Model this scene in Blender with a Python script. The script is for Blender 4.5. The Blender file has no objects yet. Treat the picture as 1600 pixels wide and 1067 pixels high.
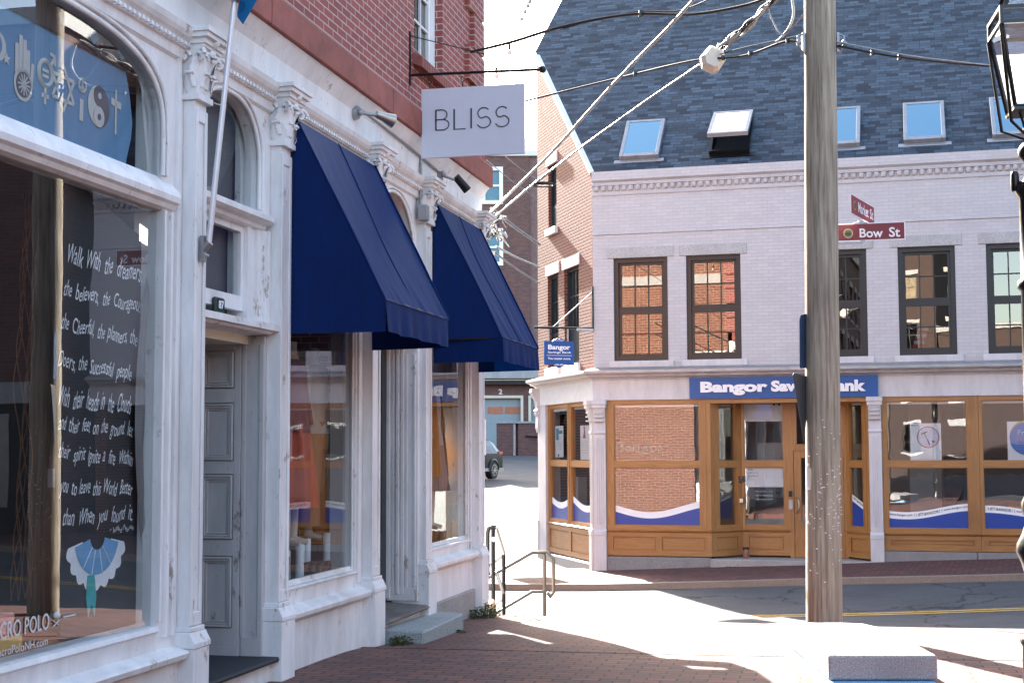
import bpy, bmesh, math, random
import numpy as np
from mathutils import Vector, Matrix
random.seed(7)
R=math.radians
# ---------------------------------------------------------------- camera
F=2250.; CX=800.; CY=533.5
PITCH=math.atan(167.5/F); ROLL=R(0.2)
EYE=Vector((0,0,1.6))
fw=Vector((0,math.cos(PITCH),math.sin(PITCH))); rt0=Vector((1,0,0)); up0=rt0.cross(fw)
rt=rt0*math.cos(ROLL)-up0*math.sin(ROLL); up=up0*math.cos(ROLL)+rt0*math.sin(ROLL)
sc=bpy.context.scene
cam=bpy.data.cameras.new('camera'); camo=bpy.data.objects.new('camera',cam); sc.collection.objects.link(camo)
cam.sensor_width=36; cam.lens=36*F/1600; cam.clip_end=900; cam.clip_start=.05
m=Matrix((( rt.x,up.x,-fw.x,EYE.x),(rt.y,up.y,-fw.y,EYE.y),(rt.z,up.z,-fw.z,EYE.z),(0,0,0,1)))
camo.matrix_world=m
cam.dof.use_dof=False
sc.camera=camo
# ---------------------------------------------------------------- sky, sun, exposure
SUN_AZ=-17.0; SUN_EL=28.0
w=bpy.data.worlds.new('World'); sc.world=w; w.use_nodes=True
nt=w.node_tree; bg=nt.nodes['Background']
sk=nt.nodes.new('ShaderNodeTexSky'); sk.sky_type='NISHITA'; sk.sun_disc=False
sk.sun_elevation=R(SUN_EL); sk.sun_rotation=R(SUN_AZ); sk.air_density=.9; sk.dust_density=2.0; sk.ozone_density=1.0
wm=nt.nodes.new('ShaderNodeMix'); wm.data_type='RGBA'; wm.blend_type='MULTIPLY'; wm.inputs[0].default_value=1; wm.inputs[7].default_value=(1,.955,.86,1)
nt.links.new(sk.outputs[0],wm.inputs[6]); nt.links.new(wm.outputs[2],bg.inputs[0]); bg.inputs[1].default_value=0.12
sl=bpy.data.lights.new('sun','SUN'); sl.energy=5.0; sl.angle=R(.5); sl.color=(1,.94,.86)
so=bpy.data.objects.new('sun',sl); sc.collection.objects.link(so)
S_=Vector((math.sin(R(SUN_AZ))*math.cos(R(SUN_EL)),math.cos(R(SUN_AZ))*math.cos(R(SUN_EL)),math.sin(R(SUN_EL))))
so.rotation_euler=S_.to_track_quat('Z','Y').to_euler(); so.location=(0,0,30)
sc.view_settings.view_transform='Standard'; sc.view_settings.look='None'; sc.view_settings.gamma=1
sc.view_settings.exposure=3.1
sc.cycles.max_bounces=8; sc.cycles.transparent_max_bounces=12; sc.cycles.caustics_reflective=False; sc.cycles.caustics_refractive=False

# ---------------------------------------------------------------- frames
def ray(x,y): return fw+rt*((x-CX)/F)-up*((y-CY)/F)
def gp(x,y,z):
    r=ray(x,y); return EYE+r*((z-EYE.z)/r.z)
def pz(x,y,Y):            # point of the view ray at distance Y ahead
    r=ray(x,y); return EYE+r*(Y/r.y)
class Fr:
    def __init__(s,o,ang):
        s.o=Vector(o); a=R(ang); s.x=Vector((math.cos(a),math.sin(a),0)); s.y=Vector((-math.sin(a),math.cos(a),0)); s.a=a
    def at(s,x,y,d=0.):
        r=ray(x,y); q=s.o+s.y*d-EYE; t=q.dot(s.y)/r.dot(s.y); P=EYE+r*t-s.o; return (P.dot(s.x),P.z)
    def atu(s,x,y,u):
        r=ray(x,y); q=s.o+s.x*u-EYE; t=q.dot(s.x)/r.dot(s.x); P=EYE+r*t-s.o; return (P.dot(s.y),P.z)
    def w(s,u,d,z): return s.o+s.x*u+s.y*d+Vector((0,0,z))
    def l(s,P):
        q=Vector(P)-s.o; return (q.dot(s.x),q.dot(s.y),q.z)
W=Fr((0,0,0),0)
FA=Fr(gp(442,1054,0),77.1)
_ob=gp(930,891,-.75); FB=Fr(_ob,-15.5); FS=Fr(_ob,-74.5)

# ---------------------------------------------------------------- mesh builder
class MB:
    def __init__(s): s.v=[]; s.f=[]; s.m=[]; s.sm=[]
    def add(s,vs,fs,mi=0,smooth=False):
        b=len(s.v); s.v+= [tuple(p) for p in vs]
        for f in fs: s.f.append(tuple(b+i for i in f)); s.m.append(mi); s.sm.append(smooth)
        return s
    def box(s,x0,x1,y0,y1,z0,z1,mi=0):
        if x0>x1:x0,x1=x1,x0
        if y0>y1:y0,y1=y1,y0
        if z0>z1:z0,z1=z1,z0
        v=[(x0,y0,z0),(x1,y0,z0),(x1,y1,z0),(x0,y1,z0),(x0,y0,z1),(x1,y0,z1),(x1,y1,z1),(x0,y1,z1)]
        return s.add(v,[(0,3,2,1),(4,5,6,7),(0,1,5,4),(1,2,6,5),(2,3,7,6),(3,0,4,7)],mi)
    def quad(s,a,b,c,d,mi=0): return s.add([a,b,c,d],[(0,1,2,3)],mi)
    def poly(s,pts,d0,d1,mi=0):           # polygon in (u,z), extruded d0..d1
        n=len(pts); v=[(u,d0,z) for u,z in pts]+[(u,d1,z) for u,z in pts]
        fs=[tuple(range(n)),tuple(range(2*n-1,n-1,-1))]+[(i,i+n,(i+1)%n+n,(i+1)%n) for i in range(n)]
        return s.add(v,fs,mi)
    def prof(s,u0,u1,pts,mi=0,cap=True):           # profile in (d,z) extruded along u
        n=len(pts); v=[(u0,d,z) for d,z in pts]+[(u1,d,z) for d,z in pts]
        fs=[(i,(i+1)%n,(i+1)%n+n,i+n) for i in range(n)]
        if cap: fs+=[tuple(range(n-1,-1,-1)),tuple(range(n,2*n))]
        return s.add(v,fs,mi)
    def plan(s,pts,z0,z1,mi=0):                    # polygon in (u,d), extruded in z
        n=len(pts); v=[(u,d,z0) for u,d in pts]+[(u,d,z1) for u,d in pts]
        fs=[tuple(range(n-1,-1,-1)),tuple(range(n,2*n))]+[(i,(i+1)%n,(i+1)%n+n,i+n) for i in range(n)]
        return s.add(v,fs,mi)
    def tube(s,path,r,n=8,mi=0,cap=True,smooth=True):
        P=[Vector(p) for p in path]; k=len(P); rs=r if isinstance(r,(list,tuple)) else [r]*k
        t0=(P[1]-P[0]).normalized(); a=Vector((0,0,1)) if abs(t0.z)<.9 else Vector((1,0,0))
        nx=t0.cross(a).normalized(); vs=[];fs=[]
        for i in range(k):
            t=(P[min(i+1,k-1)]-P[max(i-1,0)]).normalized()
            nx=(nx-t*nx.dot(t)).normalized(); ny=t.cross(nx)
            sc_=1.0
            if 0<i<k-1:
                c=(P[i+1]-P[i]).normalized().dot((P[i]-P[i-1]).normalized()); c=max(-.5,min(1,c)); sc_=1/max(.5,math.sqrt((1+c)/2))
            for j in range(n):
                an=2*math.pi*j/n; vs.append(P[i]+(nx*math.cos(an)+ny*math.sin(an))*rs[i]*sc_)
        for i in range(k-1):
            for j in range(n): fs.append((i*n+j,i*n+(j+1)%n,(i+1)*n+(j+1)%n,(i+1)*n+j))
        s.add(vs,fs,mi,smooth)
        if cap:
            s.add(vs[:n],[tuple(range(n-1,-1,-1))],mi); s.add(vs[-n:],[tuple(range(n))],mi)
        return s
    def lathe(s,prof,c=(0,0,0),n=20,mi=0,smooth=True,ex=1,ey=1):   # prof: (r,z)
        vs=[];fs=[];k=len(prof)
        for r,z in prof:
            for j in range(n):
                a=2*math.pi*j/n; vs.append((c[0]+r*ex*math.cos(a),c[1]+r*ey*math.sin(a),c[2]+z))
        for i in range(k-1):
            for j in range(n): fs.append((i*n+j,i*n+(j+1)%n,(i+1)*n+(j+1)%n,(i+1)*n+j))
        s.add(vs,fs,mi,smooth)
        s.add(vs[:n],[tuple(range(n-1,-1,-1))],mi); s.add(vs[-n:],[tuple(range(n))],mi)
        return s
    def ball(s,c,r,n=12,mi=0,sz=1):
        return s.lathe([(max(.001,r*math.sin(math.pi*i/n)),-r*sz*math.cos(math.pi*i/n)) for i in range(n+1)],c,n,mi)
    def holes(s,u0,u1,z0,z1,d0,d1,hs,mi=0):          # wall panel with rectangular openings
        us=sorted({u0,u1,*[h[0] for h in hs],*[h[1] for h in hs]}); zs=sorted({z0,z1,*[h[2] for h in hs],*[h[3] for h in hs]})
        us=[u for u in us if u0<=u<=u1]; zs=[z for z in zs if z0<=z<=z1]
        def inh(a,b):
            return any(h[0]<a<h[1] and h[2]<b<h[3] for h in hs)
        for i in range(len(us)-1):
            for j in range(len(zs)-1):
                if inh((us[i]+us[i+1])/2,(zs[j]+zs[j+1])/2): continue
                a,b,c,e=us[i],us[i+1],zs[j],zs[j+1]
                s.quad((a,d0,c),(b,d0,c),(b,d0,e),(a,d0,e),mi); s.quad((b,d1,c),(a,d1,c),(a,d1,e),(b,d1,e),mi)
        for a,b,c,e in [*hs]:
            s.quad((a,d0,c),(a,d0,e),(a,d1,e),(a,d1,c),mi); s.quad((b,d0,e),(b,d0,c),(b,d1,c),(b,d1,e),mi)
            s.quad((a,d0,e),(b,d0,e),(b,d1,e),(a,d1,e),mi); s.quad((b,d0,c),(a,d0,c),(a,d1,c),(b,d1,c),mi)
        s.quad((u0,d0,z0),(u0,d0,z1),(u0,d1,z1),(u0,d1,z0),mi); s.quad((u1,d0,z1),(u1,d0,z0),(u1,d1,z0),(u1,d1,z1),mi)
        s.quad((u0,d0,z1),(u1,d0,z1),(u1,d1,z1),(u0,d1,z1),mi); s.quad((u1,d0,z0),(u0,d0,z0),(u0,d1,z0),(u1,d1,z0),mi)
        return s
    def ring(s,u0,u1,z0,z1,t,d0,d1,mi=0,tb=None,tt=None):   # rectangular frame, mitre free
        tb=t if tb is None else tb; tt=t if tt is None else tt
        s.box(u0,u0+t,d0,d1,z0,z1,mi); s.box(u1-t,u1,d0,d1,z0,z1,mi)
        s.box(u0+t,u1-t,d0,d1,z0,z0+tb,mi); s.box(u0+t,u1-t,d0,d1,z1-tt,z1,mi); return s
    def text(s,body,u0,u1,z0,z1,d,th=.01,off=0.,shear=0.,mi=0,xf=None,mirror=False):
        cu=bpy.data.curves.new('t','FONT'); cu.body=body; cu.size=1; cu.offset=off; cu.shear=shear; cu.resolution_u=3
        ob=bpy.data.objects.new('t',cu); sc.collection.objects.link(ob)
        bpy.context.view_layer.update()
        me=bpy.data.meshes.new_from_object(ob.evaluated_get(bpy.context.evaluated_depsgraph_get()))
        bpy.data.objects.remove(ob); bpy.data.curves.remove(cu)
        X=[v.co.x for v in me.vertices]; Y=[v.co.y for v in me.vertices]
        a,b,c,e=min(X),max(X),min(Y),max(Y)
        def mp(x,y):
            p=(x-a)/(b-a); q=(y-c)/(e-c)
            if mirror: p=1-p
            if xf: return xf(p,q)
            return (u0+(u1-u0)*p,z0+(z1-z0)*q)
        pp=[mp(v.co.x,v.co.y) for v in me.vertices]; n=len(pp)
        fs=[tuple(p.vertices) for p in me.polygons]
        if th<=0:
            s.add([(u,d,z) for u,z in pp],fs,mi)
        else:
            vs=[(u,d,z) for u,z in pp]+[(u,d-th,z) for u,z in pp]; f2=list(fs)+[tuple(i+n for i in f) for f in fs]
            cnt={}
            for f in fs:
                for i in range(len(f)):
                    k=(f[i],f[(i+1)%len(f)]); cnt[k]=cnt.get(k,0)+1
            for (i,j) in cnt:
                if (j,i) not in cnt: f2.append((i,j,j+n,i+n))
            s.add(vs,f2,mi)
        bpy.data.meshes.remove(me); return s
    def build(s,name,mats,parent=None,fr=None,bevel=0,label=None,fr2=None,ml=None):
        if not isinstance(mats,(list,tuple)): mats=[mats]
        off=ROOT.get(parent.name if parent else None,(0,0,0))
        if fr2 or ml is not None: off=(0,0,0)
        me=bpy.data.meshes.new(name)
        me.from_pydata([(x-off[0],y-off[1],z-off[2]) for x,y,z in s.v],[],s.f)
        for k in mats: me.materials.append(k)
        me.polygons.foreach_set('material_index',s.m); me.polygons.foreach_set('use_smooth',s.sm)
        me.update()
        o=bpy.data.objects.new(name,me); sc.collection.objects.link(o)
        if parent:
            o.parent=parent; ROOT[o.name]=off
            if fr2: o.matrix_local=RM[parent.name].inverted()@Matrix.Translation(fr2.o)@Matrix.Rotation(fr2.a,4,'Z')
            if ml is not None: o.matrix_local=ml; ROOT[o.name]=(0,0,0)
        elif fr: o.matrix_world=Matrix.Translation(fr.o)@Matrix.Rotation(fr.a,4,'Z')
        if bevel:
            b=o.modifiers.new('b','BEVEL'); b.width=bevel; b.segments=1; b.limit_method='ANGLE'; b.angle_limit=R(50)
        if label: o['label']=label
        return o
ROOT={}; RM={}
def thing(name,label,cat,fr=W,loc=(0,0,0),group=None):
    o=bpy.data.objects.new(name,None); sc.collection.objects.link(o); o.empty_display_size=.2
    o.matrix_world=Matrix.Translation(fr.w(*loc))@Matrix.Rotation(fr.a,4,'Z')
    o['label']=label; o['category']=cat
    if group: o['group']=group
    ROOT[o.name]=loc; RM[o.name]=o.matrix_world.copy(); return o
def tag(o,label,cat,group=None,kind=None):
    if label: o['label']=label
    if cat: o['category']=cat
    if group: o['group']=group
    if kind: o['kind']=kind
    return o
def solo(mb,name,mats,label,cat,fr=W,loc=None,group=None,bevel=0):     # thing that is one mesh, its origin at its base
    if loc is None:
        xs=[v[0] for v in mb.v]; ys=[v[1] for v in mb.v]; zs=[v[2] for v in mb.v]
        loc=((min(xs)+max(xs))/2,(min(ys)+max(ys))/2,min(zs))
    mb.v=[(x-loc[0],y-loc[1],z-loc[2]) for x,y,z in mb.v]
    o=mb.build(name,mats,bevel=bevel); o.matrix_world=Matrix.Translation(fr.w(*loc))@Matrix.Rotation(fr.a,4,'Z')
    return tag(o,label,cat,group)

# ---------------------------------------------------------------- materials
def mnew(name):
    m=bpy.data.materials.new(name); m.use_nodes=True; nt=m.node_tree
    return m,nt,nt.nodes['Principled BSDF']
def N(nt,t,**k):
    n=nt.nodes.new(t)
    for a,b in k.items():
        if a in n.inputs: n.inputs[a].default_value=b
        else: setattr(n,a,b)
    return n
def ramp(nt,src,stops):
    r=nt.nodes.new('ShaderNodeValToRGB'); e=r.color_ramp.elements
    e[0].position=stops[0][0]; e[0].color=(*stops[0][1],1) if len(stops[0][1])==3 else stops[0][1]
    e[1].position=stops[1][0]; e[1].color=(*stops[1][1],1)
    for p,c in stops[2:]:
        q=e.new(p); q.color=(*c,1)
    nt.links.new(src,r.inputs[0]); return r
def g(v): return (v,v,v)
def mix(nt,a,b,f,mode='MIX'):
    n=nt.nodes.new('ShaderNodeMix'); n.data_type='RGBA'; n.blend_type=mode
    for s,v in ((6,a),(7,b),(0,f)):
        if hasattr(v,'default_value') or hasattr(v,'links'): nt.links.new(v,n.inputs[s])
        else: n.inputs[s].default_value=(*v,1) if isinstance(v,tuple) and len(v)==3 else v
    return n.outputs[2]
def coords(nt,mode='Object',wall=True,rot=0):
    tc=N(nt,'ShaderNodeTexCoord').outputs[mode]
    if not wall:
        if rot:
            mp=N(nt,'ShaderNodeMapping'); mp.inputs['Rotation'].default_value=(0,0,R(rot)); nt.links.new(tc,mp.inputs[0]); return mp.outputs[0]
        return tc
    s=N(nt,'ShaderNodeSeparateXYZ'); nt.links.new(tc,s.inputs[0])
    a=N(nt,'ShaderNodeMath',operation='ADD'); nt.links.new(s.outputs[0],a.inputs[0]); nt.links.new(s.outputs[1],a.inputs[1])
    c=N(nt,'ShaderNodeCombineXYZ'); nt.links.new(a.outputs[0],c.inputs[0]); nt.links.new(s.outputs[2],c.inputs[1]); return c.outputs[0]
def noise(nt,vec,scale,detail=4,rough=.6,stretch=None):
    if stretch:
        mp=N(nt,'ShaderNodeMapping'); mp.inputs['Scale'].default_value=stretch; nt.links.new(vec,mp.inputs[0]); vec=mp.outputs[0]
    n=N(nt,'ShaderNodeTexNoise',Scale=scale,Detail=detail,Roughness=rough); nt.links.new(vec,n.inputs['Vector']); return n.outputs['Fac']
def bump(nt,p,h,st=.3,dist=.01):
    b=N(nt,'ShaderNodeBump',Strength=st,Distance=dist); nt.links.new(h,b.inputs['Height']); nt.links.new(b.outputs[0],p.inputs['Normal']); return b
def plain(name,col,rough=.6,metal=0,var=.15,scale=6,bst=.15,bscale=60,stretch=None,spec=.5,emit=0):
    m,nt,p=mnew(name); o=N(nt,'ShaderNodeTexCoord').outputs['Object']
    f=noise(nt,o,scale,5,.65,stretch)
    r=ramp(nt,f,[(.3,tuple(c*(1-var) for c in col)),(.7,tuple(min(.95,c*(1+var)) for c in col))])
    nt.links.new(r.outputs[0],p.inputs['Base Color']); p.inputs['Roughness'].default_value=rough; p.inputs['Metallic'].default_value=metal
    p.inputs['Specular IOR Level'].default_value=spec
    if bst: bump(nt,p,noise(nt,o,bscale,3,.6,stretch),bst,.004)
    if emit: p.inputs['Emission Color'].default_value=(*col,1); p.inputs['Emission Strength'].default_value=emit
    return m
def brick(name,c1,c2,mort,bw=.213,bh=.0665,ms=.011,off=.5,rough=.85,st=.7,wall=True,rot=0,paint=None,grime=.35,mode='Object',blot=None,mbias=0.):
    m,nt,p=mnew(name); v=coords(nt,mode,wall,rot)
    b=N(nt,'ShaderNodeTexBrick',offset=off); nt.links.new(v,b.inputs['Vector'])
    b.inputs['Scale'].default_value=1; b.inputs['Brick Width'].default_value=bw; b.inputs['Row Height'].default_value=bh; b.inputs['Mortar Size'].default_value=ms/2; b.inputs['Mortar Smooth'].default_value=.25; b.inputs['Bias'].default_value=mbias
    b.inputs['Color1'].default_value=(*c1,1); b.inputs['Color2'].default_value=(*c2,1); b.inputs['Mortar'].default_value=(*mort,1)
    nz=noise(nt,v,2.2,6,.7); col=mix(nt,b.outputs[0],tuple(x*.55 for x in c1),ramp(nt,nz,[(.45,g(0)),(.8,g(grime))]).outputs[0])
    fine=noise(nt,v,70,3,.7); col=mix(nt,col,ramp(nt,fine,[(.3,g(.72)),(.7,g(1.0))]).outputs[0],.8,'MULTIPLY')
    if blot:
        col=mix(nt,col,blot,ramp(nt,noise(nt,v,1.1,6,.75,(1,.35,1)),[(.55,g(0)),(.72,g(.6))]).outputs[0])
    nt.links.new(col,p.inputs['Base Color']); p.inputs['Roughness'].default_value=rough
    inv=N(nt,'ShaderNodeMath',operation='MULTIPLY_ADD'); nt.links.new(b.outputs['Fac'],inv.inputs[0]); inv.inputs[1].default_value=-1; 
    sc2=N(nt,'ShaderNodeMath',operation='MULTIPLY'); nt.links.new(fine,sc2.inputs[0]); sc2.inputs[1].default_value=.35; nt.links.new(sc2.outputs[0],inv.inputs[2])
    bump(nt,p,inv.outputs[0],st,.008); return m
def paint(name,col,dirt=(.30,.24,.18),amount=.5,chip=.62,rough=.5,scale=3.5,streak=(1,1,.25)):
    m,nt,p=mnew(name); o=N(nt,'ShaderNodeTexCoord').outputs['Object']
    f=noise(nt,o,scale,6,.7,streak); c=mix(nt,tuple(col),tuple(x*.80 for x in col),ramp(nt,f,[(.42,g(0)),(.65,g(1))]).outputs[0])
    d=noise(nt,o,7,9,.78,(1,1,.45)); c=mix(nt,c,dirt,ramp(nt,d,[(chip,g(0)),(chip+.035,g(amount))]).outputs[0])
    gm=noise(nt,o,1.3,5,.7,streak); c=mix(nt,c,tuple(x*y for x,y in zip(col,(.62,.56,.50))),ramp(nt,gm,[(.5,g(0)),(.8,g(amount*.8))]).outputs[0])
    nt.links.new(c,p.inputs['Base Color']); p.inputs['Roughness'].default_value=rough
    h=noise(nt,o,45,5,.7,(1,1,.4)); bump(nt,p,h,.25,.004); return m
def glass(name,tint=(.9,.95,.95),base=.1,wob=.0,wscale=2.,k=1.6,rough=0.,gc=(.95,.97,1)):
    m,nt,p=mnew(name); nt.nodes.remove(p); out=nt.nodes['Material Output']
    tr=N(nt,'ShaderNodeBsdfTransparent'); tr.inputs[0].default_value=(*tint,1)
    gl=N(nt,'ShaderNodeBsdfGlossy'); gl.inputs['Roughness'].default_value=rough; gl.inputs['Color'].default_value=(*gc,1)
    lw=N(nt,'ShaderNodeLayerWeight'); lw.inputs[0].default_value=.5; fr=N(nt,'ShaderNodeMath',operation='POWER'); nt.links.new(lw.outputs['Facing'],fr.inputs[0]); fr.inputs[1].default_value=5.
    ma=N(nt,'ShaderNodeMath',operation='MULTIPLY_ADD',use_clamp=True)
    nt.links.new(fr.outputs[0],ma.inputs[0]); ma.inputs[1].default_value=k; ma.inputs[2].default_value=base+.04*k
    if wob:
        o=N(nt,'ShaderNodeTexCoord').outputs['Object']; h=noise(nt,o,wscale,2,.5)
        b=N(nt,'ShaderNodeBump',Strength=1.,Distance=wob); nt.links.new(h,b.inputs['Height']); nt.links.new(b.outputs[0],gl.inputs['Normal'])
    mx=N(nt,'ShaderNodeMixShader'); nt.links.new(ma.outputs[0],mx.inputs[0]); nt.links.new(tr.outputs[0],mx.inputs[1]); nt.links.new(gl.outputs[0],mx.inputs[2])
    nt.links.new(mx.outputs[0],out.inputs[0]); return m
def woodm(name,c1,c2,scale=3,st=(14,14,.7),rough=.5,bst=.2,axis='z',extra=None):
    m,nt,p=mnew(name); o=N(nt,'ShaderNodeTexCoord').outputs['Object']
    s=st if axis=='z' else (st[2],st[1],st[0])
    f=noise(nt,o,scale,6,.65,s); r=ramp(nt,f,[(.32,c1),(.68,c2)])
    col=r.outputs[0]; f2=noise(nt,o,1.2,3,.5); col=mix(nt,col,tuple(x*.7 for x in c1),ramp(nt,f2,[(.5,g(0)),(.8,g(.5))]).outputs[0])
    if extra: col=mix(nt,col,extra,ramp(nt,noise(nt,o,2.0,5,.7,(2,2,.35)),[(.55,g(0)),(.75,g(.7))]).outputs[0])
    nt.links.new(col,p.inputs['Base Color']); p.inputs['Roughness'].default_value=rough; bump(nt,p,f,bst,.006); return m
def fabric(name,col,rough=.8,trans=0.,fold=0,var=.25,spec=.15):
    m,nt,p=mnew(name); o=N(nt,'ShaderNodeTexCoord').outputs['Object']
    f=noise(nt,o,5,4,.6,(3,3,.6)); nt.links.new(ramp(nt,f,[(.3,tuple(c*(1-var) for c in col)),(.7,col)]).outputs[0],p.inputs['Base Color'])
    p.inputs['Roughness'].default_value=rough; p.inputs['Specular IOR Level'].default_value=spec
    bump(nt,p,noise(nt,o,220,2,.5),.12,.002)
    if trans:
        out=nt.nodes['Material Output']; t=N(nt,'ShaderNodeBsdfTranslucent'); t.inputs[0].default_value=(*[c*1.3 for c in col],1)
        mx=N(nt,'ShaderNodeMixShader'); mx.inputs[0].default_value=trans; nt.links.new(p.outputs[0],mx.inputs[1]); nt.links.new(t.outputs[0],mx.inputs[2]); nt.links.new(mx.outputs[0],out.inputs[0])
    return m
def granite(name,col,sc_=1.):
    m,nt,p=mnew(name); o=N(nt,'ShaderNodeTexCoord').outputs['Object']
    f=noise(nt,o,110*sc_,3,.8); r=ramp(nt,f,[(.36,tuple(c*.45 for c in col)),(.5,col),(.68,tuple(min(.9,c*1.5) for c in col))])
    f2=noise(nt,o,2,4,.6); c=mix(nt,r.outputs[0],tuple(x*.6 for x in col),ramp(nt,f2,[(.45,g(0)),(.8,g(.6))]).outputs[0])
    nt.links.new(c,p.inputs['Base Color']); p.inputs['Roughness'].default_value=.8; bump(nt,p,noise(nt,o,60,4,.7),.3,.006); return m
M={}
M['brickA']=brick('brick_red',(.35,.092,.075),(.27,.072,.06),(.58,.50,.45),grime=.25)
M['brickA2']=brick('brick_end_wall',(.25,.09,.055),(.19,.065,.042),(.50,.42,.34),grime=.3,bw=.22,bh=.072,ms=.013)
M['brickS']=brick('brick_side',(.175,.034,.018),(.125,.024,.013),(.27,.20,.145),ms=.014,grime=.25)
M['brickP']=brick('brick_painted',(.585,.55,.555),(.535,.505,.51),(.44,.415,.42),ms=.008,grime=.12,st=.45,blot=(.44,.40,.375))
M['brickC']=brick('brick_dark',(.19,.085,.07),(.10,.055,.05),(.22,.16,.14),ms=.012,grime=.4,bw=.25,bh=.08)
M['paver']=brick('brick_paver',(.215,.085,.060),(.105,.055,.050),(.022,.018,.017),bw=.21,bh=.105,ms=.016,blot=(.10,.085,.09),wall=False,rot=12.9,grime=.6,mode='Object')
M['paverB']=brick('brick_paver_far',(.15,.05,.038),(.075,.033,.03),(.035,.025,.022),bw=.205,bh=.103,ms=.012,wall=False,rot=-70,grime=.5,mode='Object')
M['white']=paint('paint_white_worn',(.80,.79,.78),amount=.8,chip=.60)
M['white2']=paint('paint_white_frieze',(.80,.79,.77),amount=.75,chip=.60,scale=2.)
M['grey']=paint('paint_grey_old',(.50,.49,.485),dirt=(.10,.08,.07),amount=.7,chip=.60)
M['lilac']=paint('paint_bank_trim',(.575,.55,.56),amount=.4,chip=.7,dirt=(.4,.36,.33))
M['stone']=plain('sandstone_red',(.26,.085,.065),.85,var=.3,scale=3,bst=.4,bscale=40)
M['granite']=granite('granite_grey',(.34,.32,.30)); M['granite2']=granite('granite_curb',(.27,.205,.16)); M['lintel']=granite('granite_pale',(.42,.405,.40)); M['graniteP']=granite('granite_plinth',(.24,.225,.22)); M['stepstone']=granite('granite_blue_grey',(.30,.32,.31))
M['palestone']=plain('stone_pale',(.66,.64,.60),.7,var=.08)
M['oak']=woodm('oak_frames',(.25,.11,.03),(.40,.19,.06),3,(16,16,.8),.42,.15); M['oakh']=woodm('oak_rails',(.25,.11,.03),(.40,.19,.06),3,(16,16,.8),.42,.15,'x')
M['oakold']=woodm('oak_weathered',(.25,.11,.03),(.40,.19,.06),3,(16,16,.8),.5,.2,'x',extra=(.09,.04,.02))
M['polewood']=woodm('pole_wood',(.17,.135,.095),(.50,.435,.33),3.2,(11,11,.5),.9,1.,extra=(.26,.24,.165))
M['navy']=fabric('canvas_navy',(.0010,.017,.100),.6,.05,var=.25,spec=.14); M['flag']=fabric('flag_blue',(.005,.12,.30),.7,.3)
M['black']=plain('metal_black',(.005,.005,.006),.3,.2,bst=.05); M['iron']=plain('iron_dark',(.014,.014,.016),.5,.5)
M['steel']=plain('steel_brushed',(.42,.38,.33),.32,.9,var=.1); M['steelgrey']=plain('metal_grey',(.30,.30,.31),.45,.6); M['railb']=plain('rail_bronze',(.20,.165,.135),.38,.8,var=.1); M['alum']=plain('aluminium_pole',(.62,.62,.65),.35,.4,var=.05)
M['darkbrown']=plain('window_paint_brown',(.010,.0065,.007),.4,bst=.05); M['darkteal']=paint('door_paint_dark',(.018,.028,.032),dirt=(.2,.17,.12),amount=.6,chip=.66,rough=.4); M['teal']=plain('door_teal',(.012,.07,.10),.45)
M['trimteal']=plain('window_paint_teal',(.008,.02,.026),.4,bst=.03)
M['glassA']=glass('glass_shop',(.88,.92,.92),.06,.0008,1.2,1.4); M['glassB']=glass('glass_bank',(.85,.86,.86),.12,.0010,1.6,1.); M['glassW']=glass('glass_sash',(.45,.46,.46),.12,.0007,1.4,1.,0.,(1.,.93,.85))
M['glassS']=glass('glass_skylight',(.3,.35,.4),.34,.0005,1.,1.,0.,(.50,.82,1.0)); M['glassF']=glass('glass_plain',(.8,.85,.85),.12,0,1,1.5)
M['dark']=plain('interior_dark',(.035,.03,.03),.9); M['dark2']=plain('interior_brown',(.10,.075,.055),.8); M['beige']=plain('interior_beige',(.22,.19,.155),.8,var=.05); M['intwhite']=plain('interior_white',(.34,.33,.31),.7,var=.04)
M['paper']=plain('paper_white',(.80,.80,.80),.6,var=.02,bst=0); M['blue']=plain('sign_blue',(.002,.062,.25),.45,var=.04,bst=.02); M['bluevinyl']=plain('vinyl_blue',(.012,.045,.27),.35,var=.05,bst=.02); M['signwhite']=plain('sign_white_letters',(.82,.80,.82),.5,var=.03,bst=0)
M['signboard']=plain('sign_board_pale',(.60,.60,.655),.5,var=.02,bst=.02); M['ink']=plain('ink_dark',(.02,.022,.035),.5,bst=0); M['red']=plain('sign_red',(.16,.004,.010),.45,var=.05,bst=.02); M['brightred']=plain('vinyl_red',(.60,.03,.02),.5,bst=0)
M['orangered']=plain('vinyl_orange_red',(.42,.07,.03),.5,bst=0); M['gold']=plain('seal_gold',(.42,.33,.12),.5,bst=0); M['cyan']=plain('chalk_blue',(.16,.38,.62),.8,bst=0); M['turq']=plain('chalk_turquoise',(.04,.42,.42),.8,bst=0)
M['board']=plain('chalkboard',(.018,.020,.026),.7,var=.2); M['chalk']=plain('chalk_white',(.85,.88,.92),.9,bst=0); M['banner']=fabric('banner_blue',(.16,.31,.49),.8,0,var=.12); M['banner2']=fabric('banner_brown',(.06,.035,.04),.8); M['symbol']=fabric('banner_symbols',(.62,.62,.60),.8,var=.05); M['symdark']=plain('banner_symbols_grey',(.12,.115,.15),.8,bst=0)
M['drape']=fabric('drape_grey',(.35,.34,.34),.9,.2); M['crate']=woodm('crate_wood',(.30,.12,.06),(.46,.22,.12),2,(1,12,12),.7)
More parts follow.
